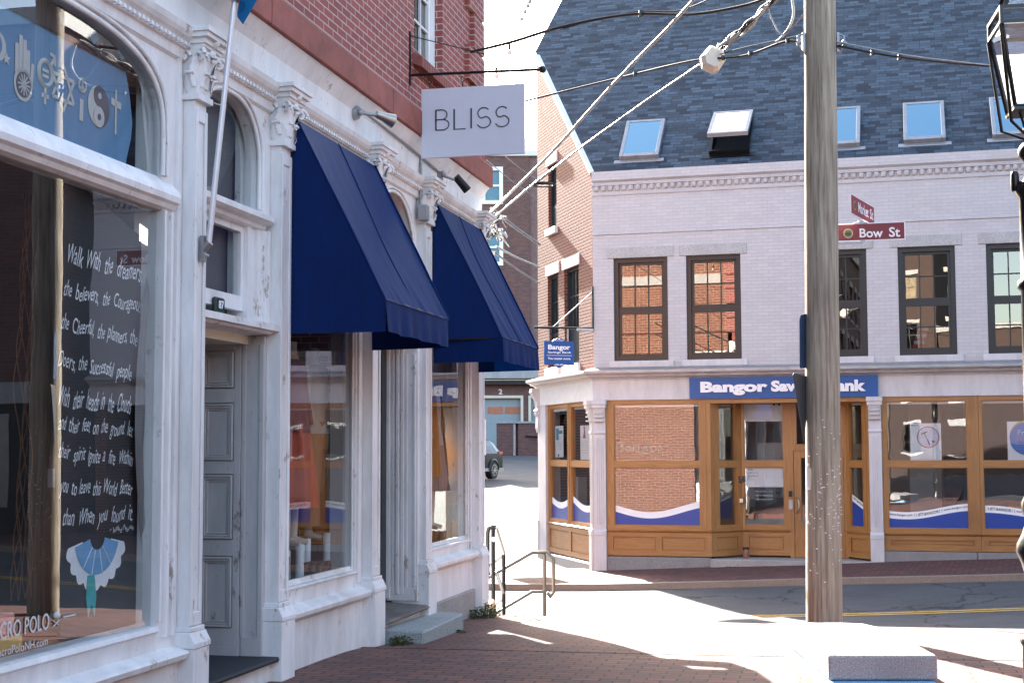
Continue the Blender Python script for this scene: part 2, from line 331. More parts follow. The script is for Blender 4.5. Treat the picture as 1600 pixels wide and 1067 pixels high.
def asphalt():
    m,nt,p=mnew('asphalt'); o=N(nt,'ShaderNodeTexCoord').outputs['Object']
    c=ramp(nt,noise(nt,o,.7,6,.65,(1,2.2,1)),[(.3,(.050,.050,.054)),(.7,(.085,.085,.090))]).outputs[0]
    gr=noise(nt,o,38,4,.85); c=mix(nt,c,ramp(nt,gr,[(.35,g(.55)),(.52,g(1)),(.7,g(1.0))]).outputs[0],.9,'MULTIPLY')
    c=mix(nt,c,(.19,.19,.20),ramp(nt,gr,[(.60,g(0)),(.68,g(.8))]).outputs[0])
    d=N(nt,'ShaderNodeVectorMath',operation='ADD'); nz=N(nt,'ShaderNodeTexNoise',Scale=1.5,Detail=4); nt.links.new(o,nz.inputs['Vector']); nt.links.new(o,d.inputs[0]); nt.links.new(nz.outputs['Color'],d.inputs[1])
    v=N(nt,'ShaderNodeTexVoronoi',feature='DISTANCE_TO_EDGE'); v.inputs['Scale'].default_value=.33; nt.links.new(d.outputs[0],v.inputs['Vector'])
    c=mix(nt,c,(.012,.012,.014),ramp(nt,v.outputs['Distance'],[(.004,g(.85)),(.012,g(0))]).outputs[0])
    nt.links.new(c,p.inputs['Base Color']); p.inputs['Roughness'].default_value=.92; bump(nt,p,gr,.8,.012); return m
M['asphalt']=asphalt(); M['yellow']=plain('road_yellow',(.42,.26,.06),.8,var=.3,scale=12)
M['cable_w']=plain('cable_pale',(.46,.47,.45),.6,var=.2,scale=12); M['cable_b']=plain('cable_black',(.02,.02,.02),.5); M['boxw']=plain('plastic_offwhite',(.66,.62,.54),.5,var=.04)
M['leaf']=plain('weed_green',(.06,.09,.03),.8,var=.4); M['leafy']=plain('leaf_yellow',(.5,.45,.05),.8); M['cream']=plain('trim_cream',(.62,.58,.46),.6,var=.05); M['doorgrey']=plain('garage_door_grey',(.26,.31,.33),.6,var=.05); M['concrete']=paint('concrete_stained',(.33,.34,.34),dirt=(.15,.15,.15),chip=.55,scale=2.)
M['carpaint']=plain('car_paint_black',(.012,.014,.02),.15,.2,var=.02,bst=0); M['rubber']=plain('rubber',(.02,.02,.02),.8); M['taill']=plain('tail_light',(.45,.02,.03),.3,bst=0); M['carblue']=plain('car_silver',(.5,.55,.6),.25,.6,bst=0)

def shingles():
    m,nt,p=mnew('roof_shingles'); v=coords(nt,'Object',False)
    b=N(nt,'ShaderNodeTexBrick',offset=.37,offset_frequency=2,squash=1.3,squash_frequency=3); nt.links.new(v,b.inputs['Vector'])
    b.inputs['Scale'].default_value=1; b.inputs['Brick Width'].default_value=.22; b.inputs['Row Height'].default_value=.10; b.inputs['Mortar Size'].default_value=.006; b.inputs['Mortar Smooth'].default_value=.1; b.inputs['Bias'].default_value=-.05
    b.inputs['Color1'].default_value=(.014,.020,.032,1); b.inputs['Color2'].default_value=(.075,.108,.145,1); b.inputs['Mortar'].default_value=(.012,.015,.022,1)
    n1=noise(nt,v,9,3,.6,(1,2.2,1)); col=mix(nt,b.outputs[0],(.022,.03,.05),ramp(nt,n1,[(.50,g(0)),(.66,g(.45))]).outputs[0])
    n2=noise(nt,v,.6,5,.7,(2.,.25,1)); col=mix(nt,col,(.12,.15,.18),ramp(nt,n2,[(.58,g(0)),(.78,g(.35))]).outputs[0])
    n3=noise(nt,v,120,2,.6); col=mix(nt,col,ramp(nt,n3,[(.3,g(.7)),(.7,g(1))]).outputs[0],.7,'MULTIPLY')
    nt.links.new(col,p.inputs['Base Color']); p.inputs['Roughness'].default_value=.72; p.inputs['Specular IOR Level'].default_value=.35
    inv=N(nt,'ShaderNodeMath',operation='MULTIPLY_ADD'); nt.links.new(b.outputs['Fac'],inv.inputs[0]); inv.inputs[1].default_value=-1.; nt.links.new(b.outputs['Color'],inv.inputs[2])
    bump(nt,p,inv.outputs[0],.6,.012); return m
M['shingle']=shingles()

# ================================================================ GROUND
CP=[(FA.w(u,0,0),z) for u,z in [(-8,.02),(0,0),(1.3,-.01),(2.6,-.09),(4.05,-.147),(5.12,-.18),(6.3,-.27)]]
CP+=[(FB.w(u,0,0),z-.75) for u,z in [(0,0),(2.18,.113),(3.96,.181),(5.37,.265),(7.7,.362),(12,.6),(25,1.2)]]
CP+=[(FB.w(u,-2.8,0),z-.75) for u,z in [(-8,-.05),(-2.4,-.02),(1.2,.03),(4.2,.17),(7.55,.31),(12,.55),(25,1.1)]]
CP+=[(FB.w(3.4,-6.3,0),-.74),(FB.w(7.5,-6.3,0),-.52),(FB.w(0,-6,0),-.83),(Vector((4.9,17.3,0)),-.52),(Vector((5.9,16.3,0)),-.42),(Vector((2.73,12.75,0)),-.015),(Vector((4.6,12.6,0)),.0),(Vector((.38,17.7,0)),-.42),(Vector((1.2,10.2,0)),0.),
 (Vector((0,0,0)),0),(Vector((3,-10,0)),.1),(Vector((5,5,0)),.05),(Vector((12,8,0)),.3),(Vector((2.1,9.5,0)),.0),
 (Vector((-1,55,0)),.45),(Vector((-3,42,0)),-.15),(Vector((-1,75,0)),1.2),(Vector((10,75,0)),1.2),(Vector((-20,60,0)),.5),(Vector((-25,20,0)),-.8),(Vector((40,30,0)),2.),(Vector((30,0,0)),1.),(Vector((-10,95,0)),1.6),(Vector((40,95,0)),2.2)]
_P=np.array([(p.x,p.y) for p,_ in CP]); _z=np.array([z for _,z in CP]); _n=len(_P)
def _k(r): return np.where(r>0,r*r*np.log(r+1e-9),0)
_A=np.zeros((_n+3,_n+3)); _A[:_n,:_n]=_k(np.linalg.norm(_P[:,None]-_P[None],axis=2))+np.eye(_n)*.5
_A[:_n,_n]=1;_A[:_n,_n+1:]=_P;_A[_n,:_n]=1;_A[_n+1:,:_n]=_P.T
_c=np.linalg.solve(_A,np.concatenate([_z,[0,0,0]]))
def zf(x,y):
    r=np.hypot(_P[:,0]-x,_P[:,1]-y); return float(_k(r)@_c[:_n]+_c[_n]+_c[_n+1]*x+_c[_n+2]*y)
def zW(v): return zf(v.x,v.y)
def road(x,y): return zf(x,y)-.10
def axis(a,b,fine0,fine1,fs,cs):
    o=[];x=a
    while x<b: o.append(x); x+= fs if fine0<=x<fine1 else cs
    o.append(b); return o
gm=MB(); xs=axis(-150,250,-9,14,.6,12); ys=axis(-60,300,-1,60,.6,10)
def zfar(x,y):
    cx=max(-30,min(45,x)); cy=max(-12,min(95,y)); return road(cx,cy)
gm.add([(x,y,zfar(x,y)) for y in ys for x in xs],[(j*len(xs)+i,j*len(xs)+i+1,(j+1)*len(xs)+i+1,(j+1)*len(xs)+i) for j in range(len(ys)-1) for i in range(len(xs)-1)],0,True)
o=gm.build('road',M['asphalt']); tag(o,'sloping grey asphalt street crossing in front of the bank',None,kind='structure'); 
def drape(fr,u0,u1,d0,d1,h,name,mat,label,step=.5,skirt=.2,edgemat=None,edgew=0,test=None):
    b=MB(); nu=max(2,int((u1-u0)/step)); nd=max(2,int((d1-d0)/step))
    def P(i,j):
        q=fr.w(u0+(u1-u0)*i/nu,d0+(d1-d0)*j/nd,0); return (q.x,q.y,zW(q)+h)
    b.add([P(i,j) for j in range(nd+1) for i in range(nu+1)],[(j*(nu+1)+i,j*(nu+1)+i+1,(j+1)*(nu+1)+i+1,(j+1)*(nu+1)+i) for j in range(nd) for i in range(nu)],0,True)
    edge=[P(i,0) for i in range(nu+1)]+[P(nu,j) for j in range(1,nd+1)]+[P(i,nd) for i in range(nu-1,-1,-1)]+[P(0,j) for j in range(nd-1,-1,-1)]
    b.add(edge+[(x,y,z-skirt) for x,y,z in edge],[(i,i+len(edge),i+1+len(edge),i+1) for i in range(len(edge)-1)],0)
    o=b.build(name,mat); tag(o,label,None,kind='structure'); return o
# near pavement: right edge runs beside the pole, far edge at the corner
drape(FA,-14,5.95,-5.6,.6,0,'pavement',M['paver'],'worn red brick pavement along the white shopfront')
b=MB(); pts=[]
def curbline(fr,pts2,h,wd,name,label,mat):
    b=MB(); n=len(pts2); vs=[]
    for i,(u,d) in enumerate(pts2):
        for dd,hh in ((0,h),(0,-.16),(wd,-.16),(wd,h)):
            q=fr.w(u,d+dd,0) if wd else fr.w(u,d,0); vs.append((q.x,q.y,zW(q)+hh))
    b.add(vs,[(i*4+k,i*4+(k+1)%4,(i+1)*4+(k+1)%4,(i+1)*4+k) for i in range(n-1) for k in range(4)]+[(0,1,2,3),(4*n-1,4*n-2,4*n-3,4*n-4)])
    o=b.build(name,mat); tag(o,label,None,kind='structure')
drape(FB,-9,26,-2.68,.4,0,'far_pavement',M['paverB'],'dark red brick pavement sloping up in front of the bank')
curbline(FB,[(-9+.5*i,-2.83) for i in range(71)],.004,.146,'far_kerb','brown granite kerb edging the pavement before the bank',M['granite2'])
# corner plaza sheet (pale concrete corner around the pole)
drape(FB,.9,9,-16.2,-13.9,.003,'corner_pavement',M['paver'],'brick pavement corner round the wooden pole',.4)
b=MB()
for k in (0,.2):
    for i in range(60):
        u=-1+.4*i
        q=[FB.w(u+a,-6.45+k+c+.04*math.sin(u*.9),0) for a,c in ((0,0),(.4,0),(.4,.12),(0,.12))]
        b.add([(p.x,p.y,road(p.x,p.y)+.006) for p in q],[(0,1,2,3)])
tag(b.build('road_marking',M['yellow']),'worn yellow double line down the middle of the street',None,kind='structure')

# ================================================================ LEFT SHOP BUILDING
A=thing('shop_building','white Victorian shopfront with fluted capitals under red brick upper storey','building',FA,(0,0,-.3))
UW=(3.2,4.2,5.42,7.6)     # upper sash window opening (u0,u1,z0,z1)
mb=MB(); mb.holes(-9,5.72,4.80,11,0.0,.25,[UW,(-.9,.15,5.42,7.6),(-5,-4,5.42,7.6)])
mb.build('brick_wall',M['brickA'],A)
mb=MB(); mb.holes(.252,9,.2-.6,11,0,.25,[],0)
# end wall facing the bank, runs inward at u=5.72..
class _E: pass
def endbox(mb,d0,d1,z0,z1,mi=0,t=.25,u=5.72): mb.box(u-t,u,d0,d1,z0,z1,mi)
mb=MB(); endbox(mb,.252,10,4.3,11); endbox(mb,1.2,10,-1.2,4.3); 
for dd in (4.0,6.2,8.4):
    pass
mb.build('end_wall',M['brickA2'],A)
mb=MB()
for dd in (6.0,8.2):
    for z0 in (7.2,): 
        mb=MB(); mb.box(5.722,5.76,dd,dd+1.1,z0,z0+1.9); mb.build('end_window',M['trimteal'],A)
mb=MB(); mb.box(5.725,5.90,1.3,10,3.42,3.60); mb.box(5.725,5.80,1.3,10,3.25,3.415); mb.build('end_cornice',M['white2'],A)
mb=MB(); mb.box(5.725,5.745,.4,10,6.15,6.45); mb.build('end_band',M['lintel'],A)
mb=MB(); mb.box(-9,-8.75,.252,10,-.3,11); mb.box(-9,5.72,10,10.25,-1.2,11); mb.box(-9,5.72,.252,10,10.7,10.95); mb.box(-9,5.45,.3,9.9,4.32,4.5)
mb.build('rear_wall',M['brickA2'],A)
# quoins
mb=MB(); z=4.80; k=0
while z<10.5:
    h=.40; wd=.62 if k%2==0 else .40
    mb.box(5.72-wd,5.775,-.055,.3,z+.012,z+h-.012); z+=h; k+=1
mb.build('quoins',M['brickA'],A,bevel=.008)
# sandstone band, with joints
mb=MB(); us=[-9,-6.2,-3.4,-.62,2.15,4.1,5.86]
for a,c in zip(us,us[1:]): mb.prof(a+.006,c-.006,[(.1,4.535),(-.13,4.535),(-.13,4.76),(-.10,4.795),(.1,4.795)])
mb.build('stone_band',M['stone'],A,bevel=.006)
mb=MB(); mb.prof(-9,5.80,[(.2,4.19),(-.005,4.19),(-.02,4.40),(-.10,4.53),(.2,4.53)]); mb.box(5.5,5.80,-.004,.3,4.06,4.19)
mb.build('frieze',M['white2'],A)
# architrave mouldings
mb=MB(); mb.prof(-9,5.74,[(.2,3.98),(.03,3.98),(-.005,4.0),(-.012,4.06),(-.03,4.065),(-.032,4.10),(-.06,4.125),(-.075,4.15),(-.085,4.185),(.2,4.185)])
mb.build('architrave',M['white'],A)
mb=MB(); u=-9
while u<5.6: mb.box(u,u+.028,-.052,-.03,4.072,4.094); u+=.055
o=mb.build('dentils',M['white'],A); o['kind']='stuff'
# upper sash windows
def sash(parent,u0,u1,z0,z1,d,frm,gl,cols=3,rows=2,t=.06,ft=.05,mun=.022,mid=None,glassmat=None,front=0.,intm=None):
    f=MB(); f.ring(u0,u1,z0,z1,t,d,d+.12)
    zm=mid if mid else (z0+z1)/2
    f.box(u0+t,u1-t,d+.03,d+.09,zm-ft/2,zm+ft/2)
    for (a,c,dd) in ((z0+t,zm-ft/2,.035),(zm+ft/2,z1-t,.06)):
        f.ring(u0+t,u1-t,a,c,ft,d+dd,d+dd+.035)
        iu0,iu1,iz0,iz1=u0+t+ft,u1-t-ft,a+ft,c-ft
        for i in range(1,cols):
            x=iu0+(iu1-iu0)*i/cols; f.box(x-mun/2,x+mun/2,d+dd+.006,d+dd+.03,iz0,iz1)
        for j in range(1,rows):
            y=iz0+(iz1-iz0)*j/rows; f.box(iu0,iu1,d+dd+.008,d+dd+.028,y-mun/2,y+mun/2)
    w=f.build('window',frm,parent)
    p=MB(); p.quad((u0+t,d+.07,z0+t),(u1-t,d+.07,z0+t),(u1-t,d+.07,zm),(u0+t,d+.07,zm)); p.quad((u0+t,d+.092,zm),(u1-t,d+.092,zm),(u1-t,d+.092,z1-t),(u0+t,d+.092,z1-t)); p.build('pane',gl,w)
    return w
for (a,c,z0,z1) in [UW,(-.9,.15,5.42,7.6)]:
    wd=sash(A,a+.002,c-.002,z0+.002,z1,.08,M['white'],M['glassW'],3,3)
    s=MB(); n=13
    for i in range(n):
        x=a-.06+(c-a+.12)*i/n; s.add([(x+.004,-.1,z0-.20),(x+(c-a+.12)/n-.004,-.1,z0-.20),(x+(c-a+.12)/n-.004,.1,z0-.12),(x+.004,.1,z0-.12),(x+.004,-.1,z0-.10),(x+(c-a+.12)/n-.004,-.1,z0-.10),(x+(c-a+.12)/n-.004,.1,z0),(x+.004,.1,z0)],[(0,3,2,1),(4,5,6,7),(0,1,5,4),(1,2,6,5),(2,3,7,6),(3,0,4,7)])
    s.build('sill',M['stone'],wd)
mb=MB(); mb.box(-8.7,5.4,1.2,1.3,4.6,10.6); mb.build('upper_interior',M['dark'],A)
# ---- pilasters with capitals
def capital(ux0,ux1,d0,z0,z1):
    c=MB(); uc=(ux0+ux1)/2; hw=(ux1-ux0)/2; H=z1-z0
    za=z1-.115
    # abacus: stacked mouldings
    for a,b_,e in ((za,za+.02,.045),(za+.02,za+.055,.06),(za+.055,za+.085,.085),(za+.085,z1,.10)): c.box(ux0-e,ux1+e,d0-e-.02,d0+.13,a,b_)
    # bell
    k=8
    for i in range(k):
        t=i/k;t2=(i+1)/k; e=.0+.05*t**2; e2=.05*t2**2; a=z0+.02+(za-z0-.02)*t; b_=z0+.02+(za-z0-.02)*t2
        c.add([(ux0-e,d0-e,a),(ux1+e,d0-e,a),(ux1+e,d0+.1,a),(ux0-e,d0+.1,a),(ux0-e2,d0-e2,b_),(ux1+e2,d0-e2,b_),(ux1+e2,d0+.1,b_),(ux0-e2,d0+.1,b_)],[(0,1,5,4),(1,2,6,5),(2,3,7,6),(3,0,4,7)])
    c.box(ux0-.022,ux1+.022,d0-.022,d0+.1,z0-.02,z0+.018)
    def leaf(px,py,nx,ny,zb,h,wd,out):
        tx,ty=-ny,nx; vs=[];n=9
        for i in range(n):
            t=i/(n-1); z=zb+h*(t if t<.8 else .8+.12*math.sin((t-.8)/.2*math.pi)*1.0-.10*(t-.8)/.2)
            o_=.012+out*(t**2.2); w_=wd*(.55+.9*math.sin(math.pi*min(1,t*.9+.12)))*.5*(1-.55*max(0,t-.75)/.25)
            w_*=1+.16*math.sin(t*26)
            for sgn,dp in ((-1,-.008),(-.45,.006),(0,-.004),(.45,.006),(1,-.008)):
                vs.append((px+tx*w_*sgn+nx*(o_+dp),py+ty*w_*sgn+ny*(o_+dp),z))
        fs=[(i*5+j,i*5+j+1,(i+1)*5+j+1,(i+1)*5+j) for i in range(n-1) for j in range(4)]
        c.add(vs,fs,0,True)
        c.tube([(px+tx*wd*.35*s_+nx*(out+.012),py+ty*wd*.35*s_+ny*(out+.012),zb+h*.86) for s_ in (-1,0,1)],.011,6)
    f=lambda zb,h,o_,L:[leaf(*q,zb,h,hw*.95,o_) for q in L]
    f(z0+.01,H*.38,.035,[(uc-hw*.55,d0,0,-1),(uc+hw*.55,d0,0,-1),(ux0,d0+.03,-1,0),(ux1,d0+.03,1,0)])
    f(z0+.06,H*.56,.055,[(uc,d0-.01,0,-1),(ux0,d0-.0,-.7,-.7),(ux1,d0-.0,.7,-.7)])
    def volute(cx,cy,cz,r,ax):
        P=[]
        for i in range(22):
            a=i/21*4.2*math.pi/1.5; rr=r*(1-i/24); x=rr*math.cos(a); z=rr*math.sin(a)
            P.append((cx+x*ax[0],cy+x*ax[1],cz+z))
        c.tube(P,[.013-.00025*i for i in range(22)],6); c.ball((cx,cy,cz),r*.34,6)
    for sx in (-1,1):
        x=uc+sx*(hw+.045)
        volute(x,d0-.05,za-.055,.048,(sx*.75,-.66)); volute(uc+sx*hw*.33,d0-.045,za-.05,.034,(sx,0))
        volute(x,d0+.07,za-.055,.042,(0,-1))
        c.tube([(uc+sx*hw*.5,d0-.0,z0+H*.35),(uc+sx*hw*.8,d0-.03,z0+H*.55),(x,d0-.05,za-.012)],.016,6)
    c.ball((uc,d0-.075,za+.05),.035,6); c.ball((uc,d0-.055,za-.02),.028,6)
    return c
def pilaster(u0,u1,d0=-.07,zb=-.3,zc=3.78,zt=4.195,zplinth=.42,label=None,plate=False):
    s=MB(); w=u1-u0; e=.028
    s.box(u0,u1,d0+.012,.3,zplinth+.11,zc-.02)
    s.box(u0,u0+e*1.3,d0,d0+.012,zplinth+.12,zc-.07); s.box(u1-e*1.3,u1,d0,d0+.012,zplinth+.12,zc-.07)
    s.box(u0+e*1.3,u1-e*1.3,d0,d0+.012,zc-.15,zc-.07); s.box(u0+e*1.3,u1-e*1.3,d0,d0+.012,zplinth+.12,zplinth+.2)
    s.box(u0-.012,u1+.012,d0-.014,.28,zplinth+.085,zplinth+.115)
    s.prof(u0-.035,u1+.035,[(.27,zplinth-.01),(d0-.045,zplinth-.01),(d0-.045,zplinth+.02),(d0-.012,zplinth+.085),(.27,zplinth+.085)])
    s.box(u0-.03,u1+.03,d0-.038,.26,zb,zplinth-.01)
    p=s.build('pilaster',M['white'],A,bevel=.004)
    capital(u0,u1,d0,zc,zt).build('capital',M['white'],p)
    return p
for a,c in ((-4.75,-4.5),(-1.66,-1.50),(-.26,-.075),(1.785,2.0),(3.385,3.59),(5.44,5.68)): pilaster(a,c,zplinth=.42 if a<3 else .44)
# ---- arch panels
def archpanel(mb,u0,u1,zs,ztop,zp,d0,d1,n=28,pw=2.6,mi=0,full=(None,None),inset=.0):
    """superelliptic arch opening u0..u1 springing at zs up to ztop, panel filled up to zp"""
    uc=(u0+u1)/2; a=(u1-u0)/2; pts=[]
    for i in range(n+1):
        t=math.pi*(1-i/n); c=math.cos(t); s_=math.sin(t)
        pts.append((uc+a*math.copysign(abs(c)**(2/pw),c),zs+(ztop-zs)*abs(s_)**(2/pw)))
    for (x0,z0),(x1,z1) in zip(pts,pts[1:]):
        mb.quad((x0,d0,z0),(x1,d0,z1),(x1,d0,zp),(x0,d0,zp),mi); mb.quad((x0,d0,z0),(x0,d1,z0),(x1,d1,z1),(x1,d0,z1),mi)
    return pts
def archtrim(mb,pts,d,r=.02,grow=.0,zlow=None):
    P=[(x,d,z) for x,z in pts]
    if zlow is not None: P=[(P[0][0],d,zlow)]+P+[(P[-1][0],d,zlow)]
    mb.tube(P,r,6)
def archglass(pts,d,zlow):
    q=MB(); n=len(pts); v=[(x,d,z) for x,z in pts]+[(pts[-1][0],d,zlow),(pts[0][0],d,zlow)]
    q.add(v,[tuple(range(n+2))]); return q
# window 1 (left): opening -4.45..-1.93
f=MB()
p1=archpanel(f,-4.42,-1.93,3.45,3.965,4.0,.02,.12,pw=3.0)
f.box(-1.93,-1.665,.02,.2,-.3,4.0); f.box(-4.5,-4.42,.02,.2,-.3,4.0)
archtrim(f,p1,.02,.018,zlow=3.24); archtrim(f,[(x+(.035 if x>-3.1 else -.035),z+.035) for x,z in p1],.008,.012,zlow=3.24)
f.prof(-4.42,-1.8,[(.12,3.03),(.03,3.03),(.0,3.045),(-.015,3.07),(-.035,3.085),(-.04,3.12),(-.03,3.15),(-.01,3.175),(.02,3.205),(.05,3.235),(.12,3.235)])
f.box(-1.93,-1.90,-.0,.02,.6,3.03); f.box(-1.86,-1.83,-.01,.02,.5,3.03); f.box(-1.77,-1.74,-.004,.02,.5,4.0)
f.prof(-4.42,-1.93,[(.14,.43),(.03,.43),(.015,.53),(-.002,.545),(.01,.572),(.14,.585)])
f.prof(-4.5,-1.70,[(.1,.33),(-.01,.33),(-.03,.345),(-.075,.36),(-.085,.39),(-.075,.405),(.02,.43),(.1,.43)])
f.prof(-4.5,-1.665,[(.1,-.3),(-.005,-.3),(-.005,.33),(.1,.33)])
fw1=f.build('shop_window',M['white'],A)
q=archglass(p1,.055,3.235); q.quad((-4.42,.055,.575),(-1.93,.055,.575),(-1.93,.055,3.03),(-4.42,.055,3.03)); q.build('pane',M['glassA'],fw1)
# lettering on the pane, by its lower left
t=MB()
l=lambda x,y:FA.at(x,y,.07)
a0,b0=l(0,985),l(76,960)
def lineq(pl,pr,h,sl=.0):
    def xf(p,q): return (pl[0]+(pr[0]-pl[0])*p+sl*q, pl[1]+(pr[1]-pl[1])*p+h*q)
    return xf
t.text('MACRO POLO',0,1,0,1,.050,.0,.01,0,xf=lineq((-3.62,.690),(-3.05,.690),.085))
t.text('MacroPoloNH.com',0,1,0,1,.050,.0,.005,0,xf=lineq((-3.55,.612),(-3.06,.612),.042))
t.ball((-2.985,.048,.752),.02,6); t.tube([(-3.01,.048,.70),(-2.96,.048,.725)],.004,4); t.tube([(-3.01,.048,.725),(-2.96,.048,.70)],.004,4); t.tube([(-2.92,.048,.735),(-2.80,.048,.735)],.005,4)
t.build('window_lettering',M['symbol'],fw1)
# door bay 87: opening -1.5..-.26, upper arch, transom light, deep panelled reveal
f=MB()
p2=archpanel(f,-1.46,-.47,3.55,3.985,4.0,.02,.12,pw=2.4)
f.box(-.47,-.265,.02,.2,3.24,4.0); f.box(-1.5,-1.46,.02,.2,3.24,4.0)
archtrim(f,p2,.02,.018,zlow=3.27); archtrim(f,[(x+(.035 if x>-1 else -.035),z+.03) for x,z in p2],.008,.011,zlow=3.27)
f.prof(-1.495,-.30,[(.16,3.14),(.06,3.14),(.04,3.15),(.03,3.175),(-.005,3.185),(-.03,3.20),(-.03,3.235),(.02,3.26),(.16,3.27)])
f.ring(-1.49,-.56,2.55,3.14,.045,.09,.14,tb=.10)
f.box(-.56,-.49,.06,.21,2.45,3.14); f.box(-.49,-.42,.07,.2,2.45,3.14); f.box(-.42,-.36,.05,.2,2.45,3.14); f.box(-.36,-.31,.03,.2,2.45,3.14); f.box(-.31,-.265,.01,.2,2.45,3.14)
f.prof(-1.495,-.262,[(.16,2.40),(.0,2.41),(-.02,2.425),(-.055,2.43),(-.055,2.475),(.02,2.49),(.16,2.495)])
dw=f.build('door_surround',M['white'],A)
q=archglass(p2,.08,3.27); q.quad((-1.49,.115,2.6),(-.56,.115,2.6),(-.56,.115,3.14),(-1.49,.115,3.14)); q.build('pane',M['glassA'],dw)
q=MB(); q.box(-1.49,-.32,.22,.23,2.5,4.0); q.build('inner_blind',plain('blind_hazy',(.17,.155,.15),.9,var=.12,scale=1.5),dw)
f=MB(); f.box(-1.495,-.27,.16,.60,2.34,2.40); f.build('door_soffit',M['cream'],dw)
# reveal (jamb) with panels: plane u=-.30, d 0..0.56
f=MB(); f.box(-.30,-.10,.035,.62,.17,2.40)
f.box(-.315,-.30,.035,.19,.17,.30); f.box(-.315,-.30,.035,.07,.3,2.34); f.box(-.315,-.30,.17,.20,.3,2.34)
f.box(-.325,-.30,.205,.56,.17,.235); f.box(-.318,-.30,.205,.255,.235,2.38); f.box(-.318,-.30,.505,.56,.235,2.38)
zs=[.30,.42,.97,1.10,1.45,1.58,2.05,2.13,2.30,2.38]
for a,c in ((.235,.36),(.86,.97),(1.43,1.52),(1.93,2.03),(2.30,2.38)): f.box(-.318,-.30,.255,.505,a,c)
for a,c in ((.36,.86),(.97,1.43),(1.52,1.93),(2.03,2.30)):
    # raised mouldings and field
    for k,(e,h) in enumerate(((.0,.330),(.016,.322),(.032,.310))):
        f.ring_=None
        y0,y1,z0,z1=.262+e,.498-e,a+.008+e,c-.008-e
        f.box(-h,-.30,y0,y0+.014,z0,z1); f.box(-h,-.30,y1-.014,y1,z0,z1); f.box(-h,-.30,y0+.014,y1-.014,z0,z0+.014); f.box(-h,-.30,y0+.014,y1-.014,z1-.014,z1)
f.build('panelled_reveal',M['grey'],dw,bevel=.003)
f=MB(); f.box(-1.50,-1.40,.2,.62,.17,2.4); f.build('near_reveal',M['grey'],dw)
f=MB(); f.box(-1.4,-.30,.56,.60,.17,2.34); f.box(-1.30,-.42,.545,.56,.3,1.0); f.box(-1.30,-.42,.545,.56,1.1,2.2)
dr=f.build('door',M['teal'],A); h=MB()
for z in (.5,1.25,2.0):
    hg=MB(); hg.box(-.335,-.305,.535,.56,z-.05,z+.05); hg.build('hinge',M['black'],dr)
h.tube([(-1.3,.5,1.0),(-1.3,.5,1.18)],.01,6); h.build('handle',M['black'],dr)
f=MB(); f.prof(-1.5,-.19,[(.6,-.3),(-.02,-.3),(-.02,.13),(.6,.13)]); f.build('door_base',M['white'],A)
f=MB(); f.prof(-1.5,-.14,[(.6,.13),(-.06,.13),(-.085,.14),(-.09,.155),(-.08,.17),(.6,.176)]); f.build('threshold',M['board'],A)
# window 2
f=MB(); f.ring(-.07,1.62,.605,3.9,.04,.045,.08); f.ring(-.07,1.58,.605,3.9,.015,.03,.045)
f.box(1.62,1.785,.02,.2,-.3,4.0); f.box(1.64,1.70,.0,.02,.5,4.); f.box(-.075,1.62,.03,.2,3.9,4.0)
f.prof(-.07,1.66,[(.14,.465),(.035,.465),(.02,.575),(.0,.585),(.0,.600),(.14,.61)])
f.prof(-.075,1.785,[(.1,.345),(.0,.345),(-.02,.365),(-.045,.372),(-.072,.39),(-.08,.42),(-.07,.44),(.03,.468),(.1,.468)])
f.prof(-.075,1.79,[(.12,-.3),(.0,-.3),(.0,.345),(.12,.345)])
fw2=f.build('shop_window',M['white'],A,bevel=.003)
q=MB(); q.quad((-.05,.052,.61),(1.59,.052,.61),(1.59,.052,3.9),(-.05,.052,3.9)); q.build('pane',M['glassA'],fw2)
# entry recess 2.0..3.385
f=MB(); f.box(3.345,3.40,-.0,.35,.18,2.62); f.box(3.33,3.345,.0,.30,.18,.30); f.box(3.335,3.345,.02,.045,.3,2.5); f.box(3.335,3.345,.10,.125,.3,2.5)
f.box(3.325,3.345,.135,.165,.24,2.6); f.box(3.315,3.345,.18,.21,.24,2.6); f.box(3.325,3.345,.225,.25,.24,2.6); f.box(3.31,3.345,.27,.35,.2,2.6)
f.box(2.0,2.06,0,.35,.18,2.62); f.box(2.0,3.4,.02,.35,2.62,2.72)
p3=archpanel(f,2.08,3.28,3.3,3.94,4.0,.02,.12,pw=2.2); archtrim(f,p3,.02,.018,zlow=2.8); archtrim(f,[(x+(.035 if x>2.7 else -.035),z+.03) for x,z in p3],.01,.011,zlow=2.8)
f.box(2.0,2.08,.02,.15,2.72,4.0); f.box(3.28,3.39,.02,.15,2.72,4.0)
es=f.build('entry_surround',M['white'],A,bevel=.003)
q=archglass(p3,.09,2.74); q.build('pane',M['glassA'],es)
f=MB(); f.ring(2.06,3.31,.20,2.62,.13,.30,.34,tb=.62); f.box(2.3,3.1,.285,.30,.3,.7)
dr=f.build('door',M['darkteal'],A,bevel=.004)
q=MB(); q.quad((2.19,.32,.82),(3.18,.32,.82),(3.18,.32,2.49),(2.19,.32,2.49)); q.build('pane',M['glassF'],dr)
h=MB(); h.tube([(2.26,.27,1.1),(2.26,.24,1.13),(2.26,.24,1.33),(2.26,.27,1.36)],.012,6); h.build('handle',M['steel'],dr)
f=MB(); f.box(2.03,3.42,-.05,.34,.09,.105); f.box(2.03,3.36,-.02,.34,-.3,.09); f.build('doorstep',M['white'],A)
f=MB(); f.prof(2.035,3.40,[(.32,.106),(-.10,.106),(-.11,.12),(-.10,.14),(.32,.165)]); f.build('threshold',woodm('threshold_wood',(.10,.085,.075),(.22,.19,.165),3,(1,9,9),.9,.5),A)
